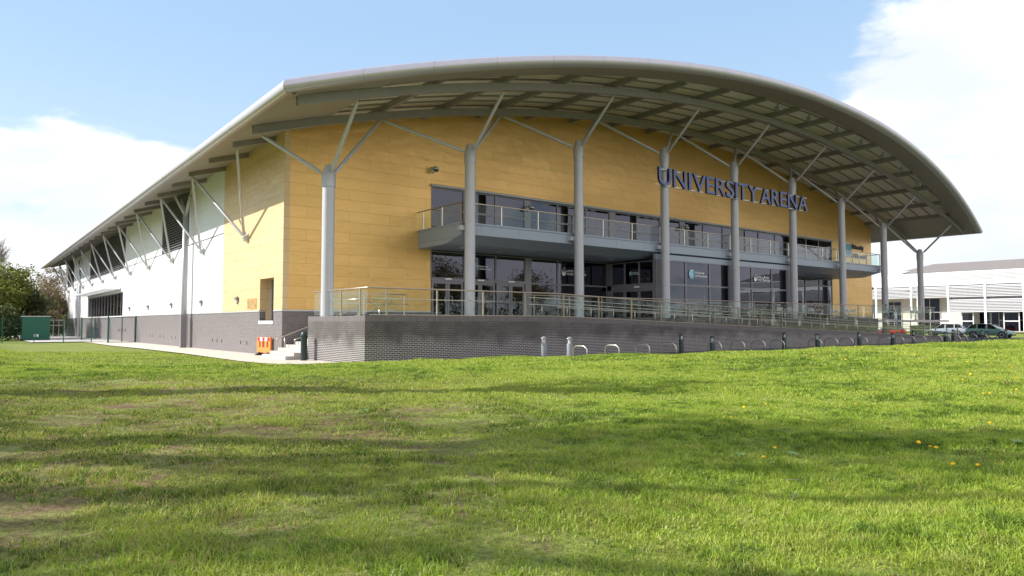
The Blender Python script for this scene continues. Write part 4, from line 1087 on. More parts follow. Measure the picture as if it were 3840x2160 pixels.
# ------------------------------------------------------------------ banners, lamp, boards, people and tables on the terrace side
def banner(loc, mat, h, w, label, rz=0.6):
    b = empty('banner', loc, rz, label=label, cat='banner')
    MB().tube([(0, 0, 0), (0, 0, h)], .02, 8).build('pole', M['galv'], b, True)
    m_ = MB(); m_.grid([[(.03 + w * j / 4, .05 * math.sin(j * 1.3 + i * .8), h * (.35 + .65 * i / 6) - .1 * (j / 4) ** 2 * (i == 6)) for j in range(5)] for i in range(7)])
    o = m_.build('cloth', mat, b, True)
    text_obj('lettering', 'CAFE', (.06, w - .04, h * .62, h * .72, -.09), M['sticker_white'], o) if False else None
    MB().lathe([(.25, 0), (.25, .05), (.05, .07)], 16).build('base', M['black'], b)
banner((68.0, 3.2, .02), M['flag_blue'], 3.75, .55, 'tall narrow deep blue banner beyond the terrace, left of the other banners')
banner((66.0, .0, .02), M['flag_pale'], 2.75, .6, 'short pale sky-blue banner right of the deep blue one')
banner((67.0, -1.9, .02), M['flag_pale'], 2.85, .45, 'narrow pale blue banner beside the last canopy column')
lp = empty('street_lamp', (80, 3.6, .3), label='slender grey street lamp in front of the white building', cat='street lamp')
MB().tube([(0, 0, 0), (0, 0, 5.0)], .06, 8).tube([(0, 0, 5.0), (-.3, .6, 5.15)], .035, 6).build('pole', M['galv'], lp, True)
MB().sphere((-.4, .85, 5.15), .25, 10, 6, (.6, 1.5, .35)).build('lamp_head', M['frame'], lp, True)
nb = empty('notice_board', (86, 2.6, .45), label='white notice board on posts behind the silver car', cat='sign')
MB().box(-.03, .03, -.75, .75, .85, 1.6).build('board', M['white_paint'], nb)
MB().box(-.04, .04, -.72, -.64, 0, .85).box(-.04, .04, .64, .72, 0, .85).build('posts', M['galv'], nb)

def person(loc, rz, top_m, leg_m, label, hair=None):
    """seated person, one skinned surface"""
    V_ = [(0, 0, .50, .145), (0, -.01, .66, .15), (0, -.02, .86, .165), (0, -.01, 1.00, .10), (0, .01, 1.07, .055), (0, .03, 1.14, .07), (0, .03, 1.24, .098), (0, .03, 1.32, .07),
          (-.19, 0, .98, .06), (-.25, .02, .74, .048), (-.20, .24, .70, .038), (-.15, .34, .73, .03),
          (.19, 0, .98, .06), (.25, .02, .74, .048), (.20, .24, .70, .038), (.15, .34, .73, .03),
          (-.10, .05, .49, .095), (-.12, .42, .49, .072), (-.12, .44, .10, .045), (-.12, .58, .05, .04),
          (.10, .05, .49, .095), (.12, .42, .49, .072), (.12, .44, .10, .045), (.12, .58, .05, .04)]
    E_ = [(0, 1), (1, 2), (2, 3), (3, 4), (4, 5), (5, 6), (6, 7), (2, 8), (8, 9), (9, 10), (10, 11), (2, 12), (12, 13), (13, 14), (14, 15), (0, 16), (16, 17), (17, 18), (18, 19), (0, 20), (20, 21), (21, 22), (22, 23)]
    # fingers of each resting hand
    for hb, sx in ((11, -1), (15, 1)):
        x, y, z, _ = V_[hb]
        for k, (dx, ln) in enumerate(((-.03, .06), (-.01, .075), (.012, .07), (.03, .055), (.045 * -sx, .035))):
            V_.append((x + dx, y + ln, z - .005, .009)); E_.append((hb, len(V_) - 1))
            V_.append((x + dx, y + ln + .025, z - .02, .008)); E_.append((len(V_) - 2, len(V_) - 1))
    me = bpy.data.meshes.new('person'); me.from_pydata([v[:3] for v in V_], E_, []); me.update()
    o = bpy.data.objects.new('person', me); COL.objects.link(o)
    sk = o.modifiers.new('skin', 'SKIN'); sd = o.modifiers.new('sub', 'SUBSURF'); sd.levels = 1; sd.render_levels = 1
    for i, v in enumerate(V_):
        me.skin_vertices[0].data[i].radius = (v[3], v[3]) if hasattr(me, 'skin_vertices') and len(me.skin_vertices) else (v[3], v[3])
    me.skin_vertices[0].data[0].use_root = True
    dg = bpy.context.evaluated_depsgraph_get(); m2 = bpy.data.meshes.new_from_object(o.evaluated_get(dg))
    COL.objects.unlink(o); bpy.data.objects.remove(o)
    m2.name = 'person'; m2.materials.clear()
    for mm in (top_m, leg_m, M['skin'], M['black']): m2.materials.append(mm)
    for p in m2.polygons:
        c = p.center; k = 0
        if c.z > 1.06 or (c.y > .27 and c.z > .66): k = 2
        elif c.z < .56: k = 1
        if c.z < .09: k = 3
        p.material_index = k; p.use_smooth = True
    o = bpy.data.objects.new('person', m2); COL.objects.link(o); o.location = loc; o.rotation_euler = (0, 0, rz)
    h = MB(); h.sphere((0, .012, 1.275), .112, 14, 10, (.95, 1.0, 1.02)); h.v = [v for v in h.v]
    keep = [f for f in h.f if not all(h.v[i][1] > .03 and h.v[i][2] < 1.31 for i in f)]
    h.f = keep; h.mi = [0] * len(keep); h.build('hair', hair or M['hair'], o, True)
    f_ = MB(); f_.sphere((0, .135, 1.235), .016, 6, 5); f_.sphere((-.035, .118, 1.262), .012, 6, 4).sphere((.035, .118, 1.262), .012, 6, 4); f_.box(-.025, .025, .115, .124, 1.188, 1.198)
    f_.sphere((-.098, .03, 1.24), .022, 6, 5, (.5, 1, 1.4)).sphere((.098, .03, 1.24), .022, 6, 5, (.5, 1, 1.4)); f_.build('face', M['skin'], o, True)
    return tag(o, label, 'person')
def chair(loc, rz):
    c = empty('cafe_chair', loc, rz)
    MB().box(-.2, .2, -.2, .2, .43, .455).build('seat', M['slat_grey'], c)
    MB().box(-.2, .2, -.23, -.2, .6, .84).build('backrest', M['slat_grey'], c)
    for sx, sy, hh in ((-.19, -.21, .84), (.19, -.21, .84), (-.19, .19, .43), (.19, .19, .43)): MB().tube([(sx, sy, 0), (sx, sy, hh)], .013, 6).build('leg', M['galv'], c, True)
    return c
def table(loc):
    t = empty('cafe_table', loc)
    MB().lathe([(.36, .70), (.37, .715), (.36, .73)], 24).build('table_top', M['slat_grey'], t)
    MB().tube([(0, 0, .02), (0, 0, .71)], .03, 8).build('stem', M['galv'], t, True)
    MB().lathe([(.24, 0), (.22, .02), (.04, .05)], 20).build('base', M['black'], t)
    return t
cp = chair((0, 0, 1.85), 0); tp = table((0, 0, 1.85)); firstc = firstt = True
tabs = [(38.7, -5.9, 'cafe table between two seated people in the middle of the terrace'), (53.0, -4.9, 'cafe table between two seated people before the last canopy columns'), (44.5, -5.6, 'empty cafe table in the middle of the right terrace'), (57.3, -5.4, 'empty cafe table nearest the right end of the terrace'), (48.6, -2.6, 'empty cafe table close to the glass wall'), (34.0, -6.2, 'empty cafe table furthest left on the terrace')]
for i, (x, y, lb) in enumerate(tabs):
    t = tp if firstt else copy_tree(tp); firstt = False
    t.location = (x, y, 1.85); tag(t, lb, 'table', 'cafe tables on the terrace')
    for a in (math.pi + .2, .15):
        rad = 2.2 if i == 0 else (2.35 if i == 1 else .75)
        c = cp if firstc else copy_tree(cp); firstc = False
        cx, cy = x + .8 * math.cos(a) * (1 if i > 1 else 1.0), y + .8 * math.sin(a)
        c.location = (cx, cy, 1.85); c.rotation_euler = (0, 0, a + math.pi / 2)
        c_l = ('left' if a > 1 else 'right') + ' grey chair at the ' + lb.replace('seated ', '').replace('between two people', 'with two people')
        tag(c, c_l, 'chair', 'cafe chairs on the terrace')
        if i < 2:
            nm = [['person in a dark coat seated left at the middle terrace table', 'person in a brown top seated right at the middle terrace table'], ['person in teal seated left at the table by the last columns', 'person in dark clothes seated right at the table by the last columns']][i][0 if a > 1 else 1]
            tp_m = [[M['cloth_dark'], M['cloth_brown']], [M['cloth_teal'], M['cloth_dark']]][i][0 if a > 1 else 1]
            person((cx, cy, 1.85), a + math.pi / 2, tp_m, M['cloth_blue'], nm)
bn_ = empty('litter_bin', (62.5, -3.2, .02), label='dark green litter bin beyond the terrace end', cat='bin')
MB().box(-.4, .4, -.3, .3, .05, 1.2).build('bin_body', M['green_box'], bn_)
MB().box(-.43, .43, -.33, .33, 1.2, 1.28).build('lid', M['fence_green'], bn_)

# ------------------------------------------------------------------ wall lamps and cameras
def wall_lamp(y, lb):
    o = empty('wall_lamp', (0, y, 2.9), label=lb, cat='wall lamp', group='round bulkhead lamps on the side wall')
    m_ = MB(); m_.lathe([(.15, 0), (.15, .05), (.12, .09), (.05, .12), (.005, .125)], 20); m_.v = [(-z, a, b_ * 1.3) for a, b_, z in m_.v]; m_.build('lens', M['lens'], o, True)
    m_ = MB(); m_.lathe([(.18, 0), (.18, .06), (.15, .065)], 20); m_.v = [(-z, a, b_ * 1.25) for a, b_, z in m_.v]; smooth_by_angle(m_.build('rim', M['frame'], o))
    MB().box(-.15, -.02, -.19, .19, .0, .16).build('hood', M['frame'], o)
wall_lamp(7.17, 'round bulkhead lamp on the gold side wall'); wall_lamp(14.94, 'bulkhead lamp on the white wall nearest the gold wall'); wall_lamp(23.48, 'bulkhead lamp on the white wall just left of the tall post'); wall_lamp(32.16, 'bulkhead lamp on the white wall, second left of the tall post'); wall_lamp(40.77, 'bulkhead lamp on the white wall next to the long window')
def dome(loc, lb, rz=0):
    o = empty('security_camera', loc, rz, label=lb, cat='camera')
    MB().box(-.08, .08, -.04, 0, -.05, .3).tube([(0, -.02, .22), (0, -.25, .3), (0, -.42, .22)], .035, 8).build('bracket', M['galv'], o, True)
    MB().sphere((0, -.42, .08), .15, 14, 8, (1, 1, .8)).build('dome', M['dark_room'], o, True)
    smooth_by_angle(MB().lathe([(.16, .1), (.165, .16), (.1, .24), (.03, .26)], 18, (0, -.42, 0)).build('housing', M['galv'], o))
dome((8.43, 0, 10.1), 'dome camera on the gold wall above the left end of the balcony')
dome((60.6, 0.25, 5.0), 'dome camera on the right corner of the gold wall', R(80))
dome((15.35, -.03, 8.6), 'dome camera on the grey panel above the balcony, left of the third column')
dome((30.45, -.03, 8.6), 'dome camera on the grey panel above the middle of the balcony')

# ------------------------------------------------------------------ orange barrier
bx = empty('plastic_barrier', (-.26, 1.72, -.01), math.atan2(-.96, .27), label='orange plastic road barrier with red and white stripes leaning by the brick wall', cat='barrier')
m_ = MB(); W_ = .56
for x0, x1, z0, z1 in ((-W_, W_, .14, .40), (-W_, W_, .70, .90), (-W_, -W_ + .17, .40, .70), (W_ - .17, W_, .40, .70), (-.25, -.12, .40, .70), (.12, .25, .40, .70)):
    m_.box(x0, x1, -.05, .05, z0, z1)
m_.build('panel', M['orange'], bx)
m_ = MB()
for i in range(5): m_.cur = i % 2; m_.box(-.5 + i * .2, -.3 + i * .2, -.058, -.051, .715, .885)
m_.build('reflective_band', [M['red'], M['white_paint']], bx)
for x in (-.35, .35): MB().prism([(-.3, 0), (.3, 0), (.06, .16), (-.06, .16)], x - .07, x + .07, 'x').build('foot', M['black'], bx)

# ------------------------------------------------------------------ service yard: cabinet, fence, gates
cb = empty('steel_cabinet', (-6.35, 56, -.27), label='large dark green steel cabinet behind the mesh fence', cat='cabinet')
MB().box(-1.25, 1.25, 0, 2.2, .1, 2.5).build('body', M['green_box'], cb)
for a, b in ((-1.18, -.01), (.01, 1.18)):
    d = MB().box(a, b, -.03, 0, .2, 2.42).build('door', M['green_box'], cb)
    for k in range(6): MB().box(a + .1, b - .1, -.042, -.032, .4 + k * .33, .43 + k * .33).build('rib', M['fence_green'], d)
    MB().box((-.22 if a < 0 else .06), (-.06 if a < 0 else .22), -.036, -.031, .35, .65).build('label_plate', M['white_paint'], d)
MB().box(-1.32, 1.32, -.08, 2.28, 2.5, 2.57).build('roof', M['galv'], cb)
MB().box(-1.3, 1.3, -.02, 2.22, 0, .098).build('base', M['black'], cb)
def mesh_run(parent, a, b, h=2.3, name='mesh_panel'):
    a = Vector(a); b = Vector(b); m_ = MB()
    for k in range(13):
        z = .08 + (h - .12) * k / 12; m_.beam(a + Vector((0, 0, z)), b + Vector((0, 0, z)), .007, .008)
    n = max(2, int((b - a).length / .14))
    for k in range(n + 1):
        p = a.lerp(b, k / n); m_.beam(p + Vector((0, 0, .05)), p + Vector((0, 0, h - .03)), .004, .004)
    return m_.build(name, M['fence_green'], parent)
fence = empty('mesh_fence', label='dark green welded mesh fence closing off the service yard', cat='fence')
P_ = [(-3.2, 39.8), (-5.04, 43.1), (-7.2, 44.8), (-9.6, 44.4), (-10.6, 41.5)]
P3 = [(x, y, float(hgt(x, y)) - .03) for x, y in P_]
for i, p in enumerate(P3):
    MB().box(p[0] - .035, p[0] + .035, p[1] - .035, p[1] + .035, p[2] - .1, p[2] + (2.42 if i < 4 else 3.0)).build('post', M['fence_green'], fence)
    if i < len(P3) - 1: mesh_run(fence, p, P3[i + 1])
P3b = [(-10.6, 41.5, float(hgt(-10.6, 41.5))), (-11.2, 60, -.2), (-11.5, 80, -.3)]
for a, b in zip(P3b[:-1], P3b[1:]): mesh_run(fence, a, b); MB().box(b[0] - .035, b[0] + .035, b[1] - .035, b[1] + .035, b[2], b[2] + 2.4).build('post', M['fence_green'], fence)
def gate(x0, x1, y, z, lb):
    g = empty('mesh_gate', (0, 0, 0), label=lb, cat='gate', group='green mesh gates beside the white wall')
    mid = (x0 + x1) / 2
    for x in (x0, x1): MB().box(x - .045, x + .045, y - .045, y + .045, z - .1, z + 2.45).build('gate_post', M['fence_green'], g)
    for a, b in ((x0 + .06, mid - .01), (mid + .01, x1 - .06)):
        lf = MB().box(a, a + .04, y - .02, y + .02, z + .06, z + 2.3).box(b - .04, b, y - .02, y + .02, z + .06, z + 2.3).box(a + .04, b - .04, y - .02, y + .02, z + 2.26, z + 2.3).box(a + .04, b - .04, y - .02, y + .02, z + .06, z + .10).build('gate_leaf', M['fence_green'], g)
        mesh_run(lf, (a + .02, y, z), (b - .02, y, z), 2.28, 'mesh_infill')
    MB().box(mid - .3, mid + .3, y - .06, y - .03, z + 1.05, z + 1.08).box(mid - .3, mid + .3, y - .06, y - .03, z + 1.22, z + 1.25).box(mid - .3, mid - .27, y - .06, y - .03, z + 1.08, z + 1.22).box(mid + .27, mid + .3, y - .06, y - .03, z + 1.08, z + 1.22).build('latch', M['black'], g)
gate(-2.24, -.05, 37.35, -.22, 'green mesh double gate nearer the camera, against the brick plinth')
gate(-2.6, -.1, 52.5, -.28, 'green mesh double gate further back in the yard')
gr = empty('guard_railing', (-4.2, 80, -.37), label='pale galvanised guard railing behind the green cabinet', cat='railing')
MB().tube([(-1, 0, 1.7), (0, 0, 2.3), (2.6, 0, 2.3)], .05, 6).tube([(-1, 0, 1.1), (0, 0, 1.6), (2.6, 0, 1.6)], .04, 6).build('rail', M['galv'], gr)
for x in (-1, 0, .65, 1.3, 1.95, 2.6): MB().tube([(x, 0, 0), (x, 0, 1.7 if x < 0 else 2.3)], .035, 6).build('post', M['galv'], gr)

# ------------------------------------------------------------------ trees
def grow(rnd, mb, p, d, length, r, lev, tips, spread=.55, n=3, up=.12, seg=3, sides=5, minr=.008, shrink=.72):
    pts = [Vector(p)]; rs = [r]; d = Vector(d).normalized()
    for i in range(seg):
        d = (d + Vector((rnd.uniform(-1, 1), rnd.uniform(-1, 1), rnd.uniform(-.6, 1) * 1)) * .14 + Vector((0, 0, up * .3))).normalized()
        pts.append(pts[-1] + d * length / seg); rs.append(max(minr, r * (1 - .45 * (i + 1) / seg)))
    mb.tube(pts, rs, sides if lev > 1 else 3, cap=False)
    if lev <= 1: tips.append((pts[-1], d)); 
    if lev == 0: return
    k = n + (rnd.random() < .4)
    for i in range(k):
        t = rnd.uniform(.35, 1) if i else 1
        q = pts[0].lerp(pts[-1], t) if seg < 2 else pts[min(seg, max(1, int(t * seg)))]
        a = rnd.uniform(0, 2 * math.pi); s_ = spread * rnd.uniform(.6, 1.25)
        u = d.cross(Vector((0, 0, 1)) if abs(d.z) < .95 else Vector((1, 0, 0))).normalized(); v = d.cross(u)
        nd = (d + (u * math.cos(a) + v * math.sin(a)) * s_ * 1.3 + Vector((0, 0, up))).normalized()
        grow(rnd, mb, q, nd, length * shrink * rnd.uniform(.8, 1.15), max(minr, rs[-1] * .72), lev - 1, tips, spread, n, up, max(2, seg - 1) if lev < 3 else seg, sides, minr, shrink)
def leaf_mesh(name, pts, mat, parent, rnd, size, per, rad, flat=.6):
    n = len(pts) * per
    P0 = np.repeat(np.array([tuple(p) for p in pts]), per, axis=0)
    rg = np.random.RandomState(rnd.randint(0, 99999))
    off = rg.normal(0, 1, (n, 3)) * rad * np.array([1, 1, flat]); C_ = P0 + off
    a = rg.normal(0, 1, (n, 3)); a /= np.linalg.norm(a, axis=1)[:, None]; b = np.cross(a, rg.normal(0, 1, (n, 3))); b /= np.linalg.norm(b, axis=1)[:, None]
    s_ = size * rg.uniform(.6, 1.4, (n, 1))
    V = np.stack([C_ - a * s_, C_ + b * s_ * .45, C_ + a * s_, C_ - b * s_ * .45], 1).reshape(-1, 3)
    me = bpy.data.meshes.new(name); me.vertices.add(n * 4); me.vertices.foreach_set('co', V.ravel().astype(np.float32))
    me.loops.add(n * 4); me.loops.foreach_set('vertex_index', np.arange(n * 4, dtype=np.int32))
    me.polygons.add(n); me.polygons.foreach_set('loop_start', np.arange(0, n * 4, 4, dtype=np.int32)); me.polygons.foreach_set('loop_total', np.full(n, 4, np.int32))
    me.update(calc_edges=True); me.materials.append(mat)
    at = me.attributes.new('tone', 'FLOAT', 'POINT')
    clump = np.repeat(rg.uniform(0, .75, len(pts)), per) + rg.uniform(0, .25, n)
    at.data.foreach_set('value', np.repeat(clump, 4).astype(np.float32))
    o = bpy.data.objects.new(name, me); COL.objects.link(o); o.parent = parent
    return o
def tree(name, loc, h, seed, label, cat='tree', group=None, lev=4, r=.2, trunk=.35, leaf=None, spread=.55, n=3, bark=None, size=.12, per=20, rad=.35, shrink=.72, up=.12, minr=.008, direction=(0, 0, 1)):
    rnd = random.Random(seed)
    t = empty(name, loc, label=label, cat=cat, group=group)
    m_ = MB(); m_.tube([(0, 0, -.2), (0, 0, h * trunk * .5), tuple(Vector(direction) * h * trunk * .5 + Vector((0, 0, h * trunk * .5)))], [r * 1.25, r, r * .9], 8, cap=False)
    m_.build('trunk', bark or M['bark'], t, True)
    cr = MB(); tips = []
    st = Vector(direction) * h * trunk * .5 + Vector((0, 0, h * trunk * .5))
    L0 = h * (1 - trunk) * (1 - shrink) / (1 - shrink ** (lev + 1)) * 1.15
    grow(rnd, cr, st, direction, L0, r * .9, lev, tips, spread, n, up, 3, 5, minr, shrink)
    cr.build('branches', bark or M['bark'], t)
    if leaf: leaf_mesh('crown', [p for p, d in tips], leaf, t, rnd, size, per, rad)
    return t
# shadow-casting trees just outside the frame on the left
G1 = 'bare trees on the lawn left of the camera'
tree('bare_tree', (-17.1, -19.0, .6), 12.5, 11, 'tall bare tree left of the picture whose trunk shadow crosses the lawn furthest away', group=G1, lev=4, r=.42, trunk=.62, spread=.6, minr=.014)
tree('bare_tree', (-19.1, -22.4, .7), 12, 23, 'bare tree left of the picture casting the middle stripe of shadow', group=G1, lev=4, r=.27, trunk=.55, spread=.7, minr=.018, n=4)
tree('bare_tree', (-21.5, -21.5, .7), 13, 37, 'slim bare tree left of the picture casting the nearer stripe of shadow', group=G1, lev=4, r=.24, trunk=.55, spread=.65, minr=.016)
tree('bare_tree', (-19.2, -24.2, .7), 11, 51, 'leaning bare tree left of the picture casting a near stripe of shadow', group=G1, lev=4, r=.2, trunk=.5, spread=.7, minr=.016, direction=(.12, -.05, 1))
tree('bare_tree', (-21.3, -17.9, .5), 12, 91, 'bushy low-branched bare tree left of the picture dappling the left of the lawn', group=G1, lev=5, r=.14, trunk=.12, spread=.7, minr=.011)
tree('bare_tree', (-22.0, -22.1, .7), 9.5, 93, 'second low-branched bare tree left of the picture, nearer the camera', group=G1, lev=5, r=.13, trunk=.14, spread=.7, minr=.011)
tree('bare_tree', (-19.3, -25.1, .7), 10, 77, 'bare tree left of the picture shading the bottom left corner of the lawn', group=G1, lev=4, r=.26, trunk=.4, spread=.6, minr=.014)
# background trees at the left
tree('leafy_tree', (-10.4, 66, -.3), 10.6, 5, 'yellow-green leafy tree behind the fence at the left edge', group='trees behind the arena', lev=4, r=.25, trunk=.06, leaf=M['leaf_spring'], spread=.95, n=4, per=26, size=.17, rad=.5, shrink=.74, up=.05)
tree('leafy_tree', (-7.4, 73, -.3), 8.8, 8, 'dark green dense tree just right of the yellow-green one', group='trees behind the arena', lev=4, r=.2, trunk=.05, leaf=M['leaf_dark'], spread=.95, n=4, per=30, size=.17, rad=.45, shrink=.74, up=.02)
tree('bare_tree', (-10.6, 88, -.3), 17, 19, 'tall bare twiggy tree rising behind the leafy tree at the left', group='trees behind the arena', lev=5, r=.25, trunk=.25, spread=.6, n=5, bark=M['twig'], minr=.014, up=.3)
tree('bare_tree', (-8.4, 95, -.3), 12, 15, 'lower bare tree between the leafy tree and the white wall', group='trees behind the arena', lev=5, r=.18, trunk=.15, spread=.75, n=3, bark=M['twig'], minr=.022)
for i, (x, y, h_, mt_, lb) in enumerate(((-6.6, 92, 9.5, 'leaf_brown', 'brown budding bush behind the green cabinet'), (-3.4, 96, 10, 'leaf_brown', 'brown budding bush beside the far end of the white wall'), (-.5, 104, 13.5, 'leaf_brown', 'tall brown bush showing behind the far end of the arena'), (-6.0, 84, 3.2, 'leaf_spring', 'low yellow-green bush directly behind the cabinet'), (-11.5, 80, 5.4, 'leaf_dark', 'dark bush low behind the fence at the far left'), (-3.0, 88, 4.0, 'leaf_brown', 'low brown bush behind the pale guard railing'), (-12.5, 60, 6.5, 'leaf_dark', 'dark bush at the very left edge behind the fence'), (-9.6, 57.5, 4.2, 'leaf_dark', 'low dark bush left of the green cabinet'), (-14, 118, 13, 'leaf_spring', 'tall green bush mirrored in the left half of the long window'), (-9, 124, 13, 'leaf_brown', 'tall brown bush mirrored in the right half of the long window'))):
    tree('bush', (x, y, -.4), h_, 60 + i, lb, 'bush', 'bushes behind the arena', lev=4, r=.12, trunk=.06, leaf=M[mt_], spread=.95, n=4, bark=M['bark'], per=22, size=.15, rad=.4, shrink=.76, up=.0)
# trees across the road, seen mirrored in the glass
for i, (x, y, h_) in enumerate(((30, -56, 9), (37, -62, 12), (46, -58, 10), (52, -67, 13), (61, -59, 10), (70, -66, 12), (80, -62, 11), (92, -70, 13), (22, -60, 10), (41, -72, 13), (66, -76, 13))):
    tree('bare_tree', (x, y, -.1), h_, 80 + i, '%s bare tree in the row behind the camera mirrored in the glass' % ordinal(i), group='bare trees mirrored in the windows', lev=4, r=.25, trunk=.18, spread=.75, n=4, minr=.03, leaf=M['leaf_brown'], per=5, size=.22, rad=.7)
hd = leaf_mesh('hedge', [Vector((x, -66 + 4 * math.sin(x * .2) + (x % 3), z)) for x in range(0, 130, 1) for z in (.4, 1.4, 2.4, 3.6)], M['leaf_brown'], None, random.Random(4), .4, 12, .9)
tag(hd, 'brown hedge along the far side of the lawn, mirrored in the glass', 'hedge')

# ------------------------------------------------------------------ grass blades, dandelions, weeds
rg = np.random.RandomState(7)
FW = np.array([.613, .789]); RT_ = np.array([.790, -.614])
def scatter(d0, d1, dens, lat_pad=3.5):
    area = 0; n = int(dens * (d1 ** 2 - d0 ** 2) * .76 + dens * (d1 - d0) * 2 * lat_pad)
    dep = np.sqrt(rg.uniform(d0 ** 2, d1 ** 2, n)) if True else 0
    lat = rg.uniform(-1, 1, n) * (dep * .76 + lat_pad)
    xy = np.array([-12.02, -33.7]) + dep[:, None] * FW + lat[:, None] * RT_
    return xy
def vnoise(x, y, s, seed):
    """smooth value noise"""
    r2 = np.random.RandomState(seed); G_ = r2.uniform(0, 1, (256, 256))
    u = x * s + 1000.3; v = y * s + 1000.7; i = np.floor(u).astype(int); j = np.floor(v).astype(int); fu = sm(u - i); fv = sm(v - j)
    g = lambda a, b: G_[a % 256, b % 256]
    return (g(i, j) * (1 - fu) + g(i + 1, j) * fu) * (1 - fv) + (g(i, j + 1) * (1 - fu) + g(i + 1, j + 1) * fu) * fv
Vs = []; Ts = []
def blades(xy, hmin, hmax, wd, lean):
    x, y = xy[:, 0], xy[:, 1]
    worn = worn_shade_map(x, y)
    nz = .5 * vnoise(x, y, 1.1, 1) + .3 * vnoise(x, y, 2.7, 2) + .2 * vnoise(x, y, 6.5, 3)
    nz = nz * .6 + .4 * (.6 * vnoise(x, y, 14, 11) + .4 * vnoise(x, y, 31, 12))
    keep = (nz < .71 - worn * .95 + rg.uniform(-.10, .10, len(x)))
    lx = (y < np.interp(x, [-16, -3.6, -3.5, -2.9, -2.4, -1, 0, 4, 8, 80], [40, 40, 35, 5, -7.2, -8.3, -9.05, -9.05, -16.3, -16.3]))
    keep &= lx & ~((x > -.05) & (y > -9.05)) & ~((x > 57.5))
    xy = xy[keep]; x, y = xy[:, 0], xy[:, 1]; nz = nz[keep]; n = len(x)
    z = hgt(x, y)
    tuft = vnoise(x, y, 3.1, 5)
    h_ = rg.uniform(hmin, hmax, n) * (.3 + 1.3 * np.clip(tuft * .55 + .45 * vnoise(x, y, 7.5, 6) - .22, 0, 1) * 1.6 + .5 * vnoise(x, y, 22, 16)); w_ = wd * rg.uniform(.6, 1.3, n)
    a = rg.uniform(0, 2 * np.pi, n); c, s_ = np.cos(a), np.sin(a)
    la = rg.uniform(0, 2 * np.pi, n); lm = h_ * rg.uniform(.1, 1.0, n) * lean
    lx_, ly_ = np.cos(la) * lm, np.sin(la) * lm
    P0 = np.stack([x - c * w_, y - s_ * w_, z - .005], 1); P1 = np.stack([x + c * w_, y + s_ * w_, z - .005], 1)
    P2 = np.stack([x + c * w_ * .7 + lx_ * .4, y + s_ * w_ * .7 + ly_ * .4, z + h_ * .6], 1); P3_ = np.stack([x - c * w_ * .7 + lx_ * .4, y - s_ * w_ * .7 + ly_ * .4, z + h_ * .6], 1)
    P4 = np.stack([x + lx_, y + ly_, z + h_ * (1 - .25 * lean * rg.uniform(0, 1, n))], 1)
    Vs.append(np.stack([P0, P1, P2, P3_, P4], 1).reshape(-1, 3))
    tone = .34 + .5 * (vnoise(x, y, .55, 8) - .5) + .5 * (vnoise(x, y, 2.3, 9) - .5) + .55 * (vnoise(x, y, 8.5, 10) - .5) + .5 * (vnoise(x, y, 24, 20) - .5) + rg.uniform(-.12, .22, n)
    tone -= .9 * np.clip(worn[keep], 0, 1) * (.4 + vnoise(x, y, 3.7, 30))  # besides wear, paints the deeper shade of the left lawn into the blades
    straw = rg.random(n) < (.02 + .9 * np.clip(vnoise(x, y, 5.2, 21) - .62, 0, 1) + 1.5 * np.clip(worn[keep], 0, 1))
    tone = np.clip(tone, 0, .62); tone[straw] = rg.uniform(.6, 1, straw.sum())
    Ts.append(np.repeat(tone, 5))
blades(scatter(1.6, 4.5, 11000), .010, .034, .0019, 1.5)
blades(scatter(4.5, 8, 7000), .011, .034, .0026, 1.4)
blades(scatter(8, 14, 2900), .015, .037, .0042, 1.3)
blades(scatter(14, 26, 900), .018, .045, .008, 1.1)
blades(scatter(26, 42, 130), .02, .055, .013, .9)
# clover-like leaflets lying low between the blades
blades(scatter(1.6, 5, 2600), .006, .018, .0048, 2.2)
blades(scatter(5, 9, 1500), .006, .020, .0062, 2.2)
blades(scatter(9, 16, 500), .008, .024, .010, 2.2)
V = np.concatenate(Vs); Tn = np.concatenate(Ts); nb_ = len(V) // 5
me = bpy.data.meshes.new('grass'); me.vertices.add(nb_ * 5); me.vertices.foreach_set('co', V.ravel().astype(np.float32))
b5 = np.arange(nb_) * 5
li = np.stack([b5, b5 + 1, b5 + 2, b5 + 3, b5 + 3, b5 + 2, b5 + 4], 1).ravel().astype(np.int32)
me.loops.add(nb_ * 7); me.loops.foreach_set('vertex_index', li)
b7 = np.arange(nb_) * 7
ls = np.stack([b7, b7 + 4], 1).ravel().astype(np.int32); lt_ = np.tile([4, 3], nb_).astype(np.int32)
me.polygons.add(nb_ * 2); me.polygons.foreach_set('loop_start', ls); me.polygons.foreach_set('loop_total', lt_)
me.update(calc_edges=True)
at = me.attributes.new('tone', 'FLOAT', 'POINT'); at.data.foreach_set('value', Tn.astype(np.float32))
me.materials.append(M['grass'])
go = bpy.data.objects.new('grass', me); COL.objects.link(go)
tag(go, 'short green and straw-coloured grass blades covering the lawn', 'grass', None, 'stuff')
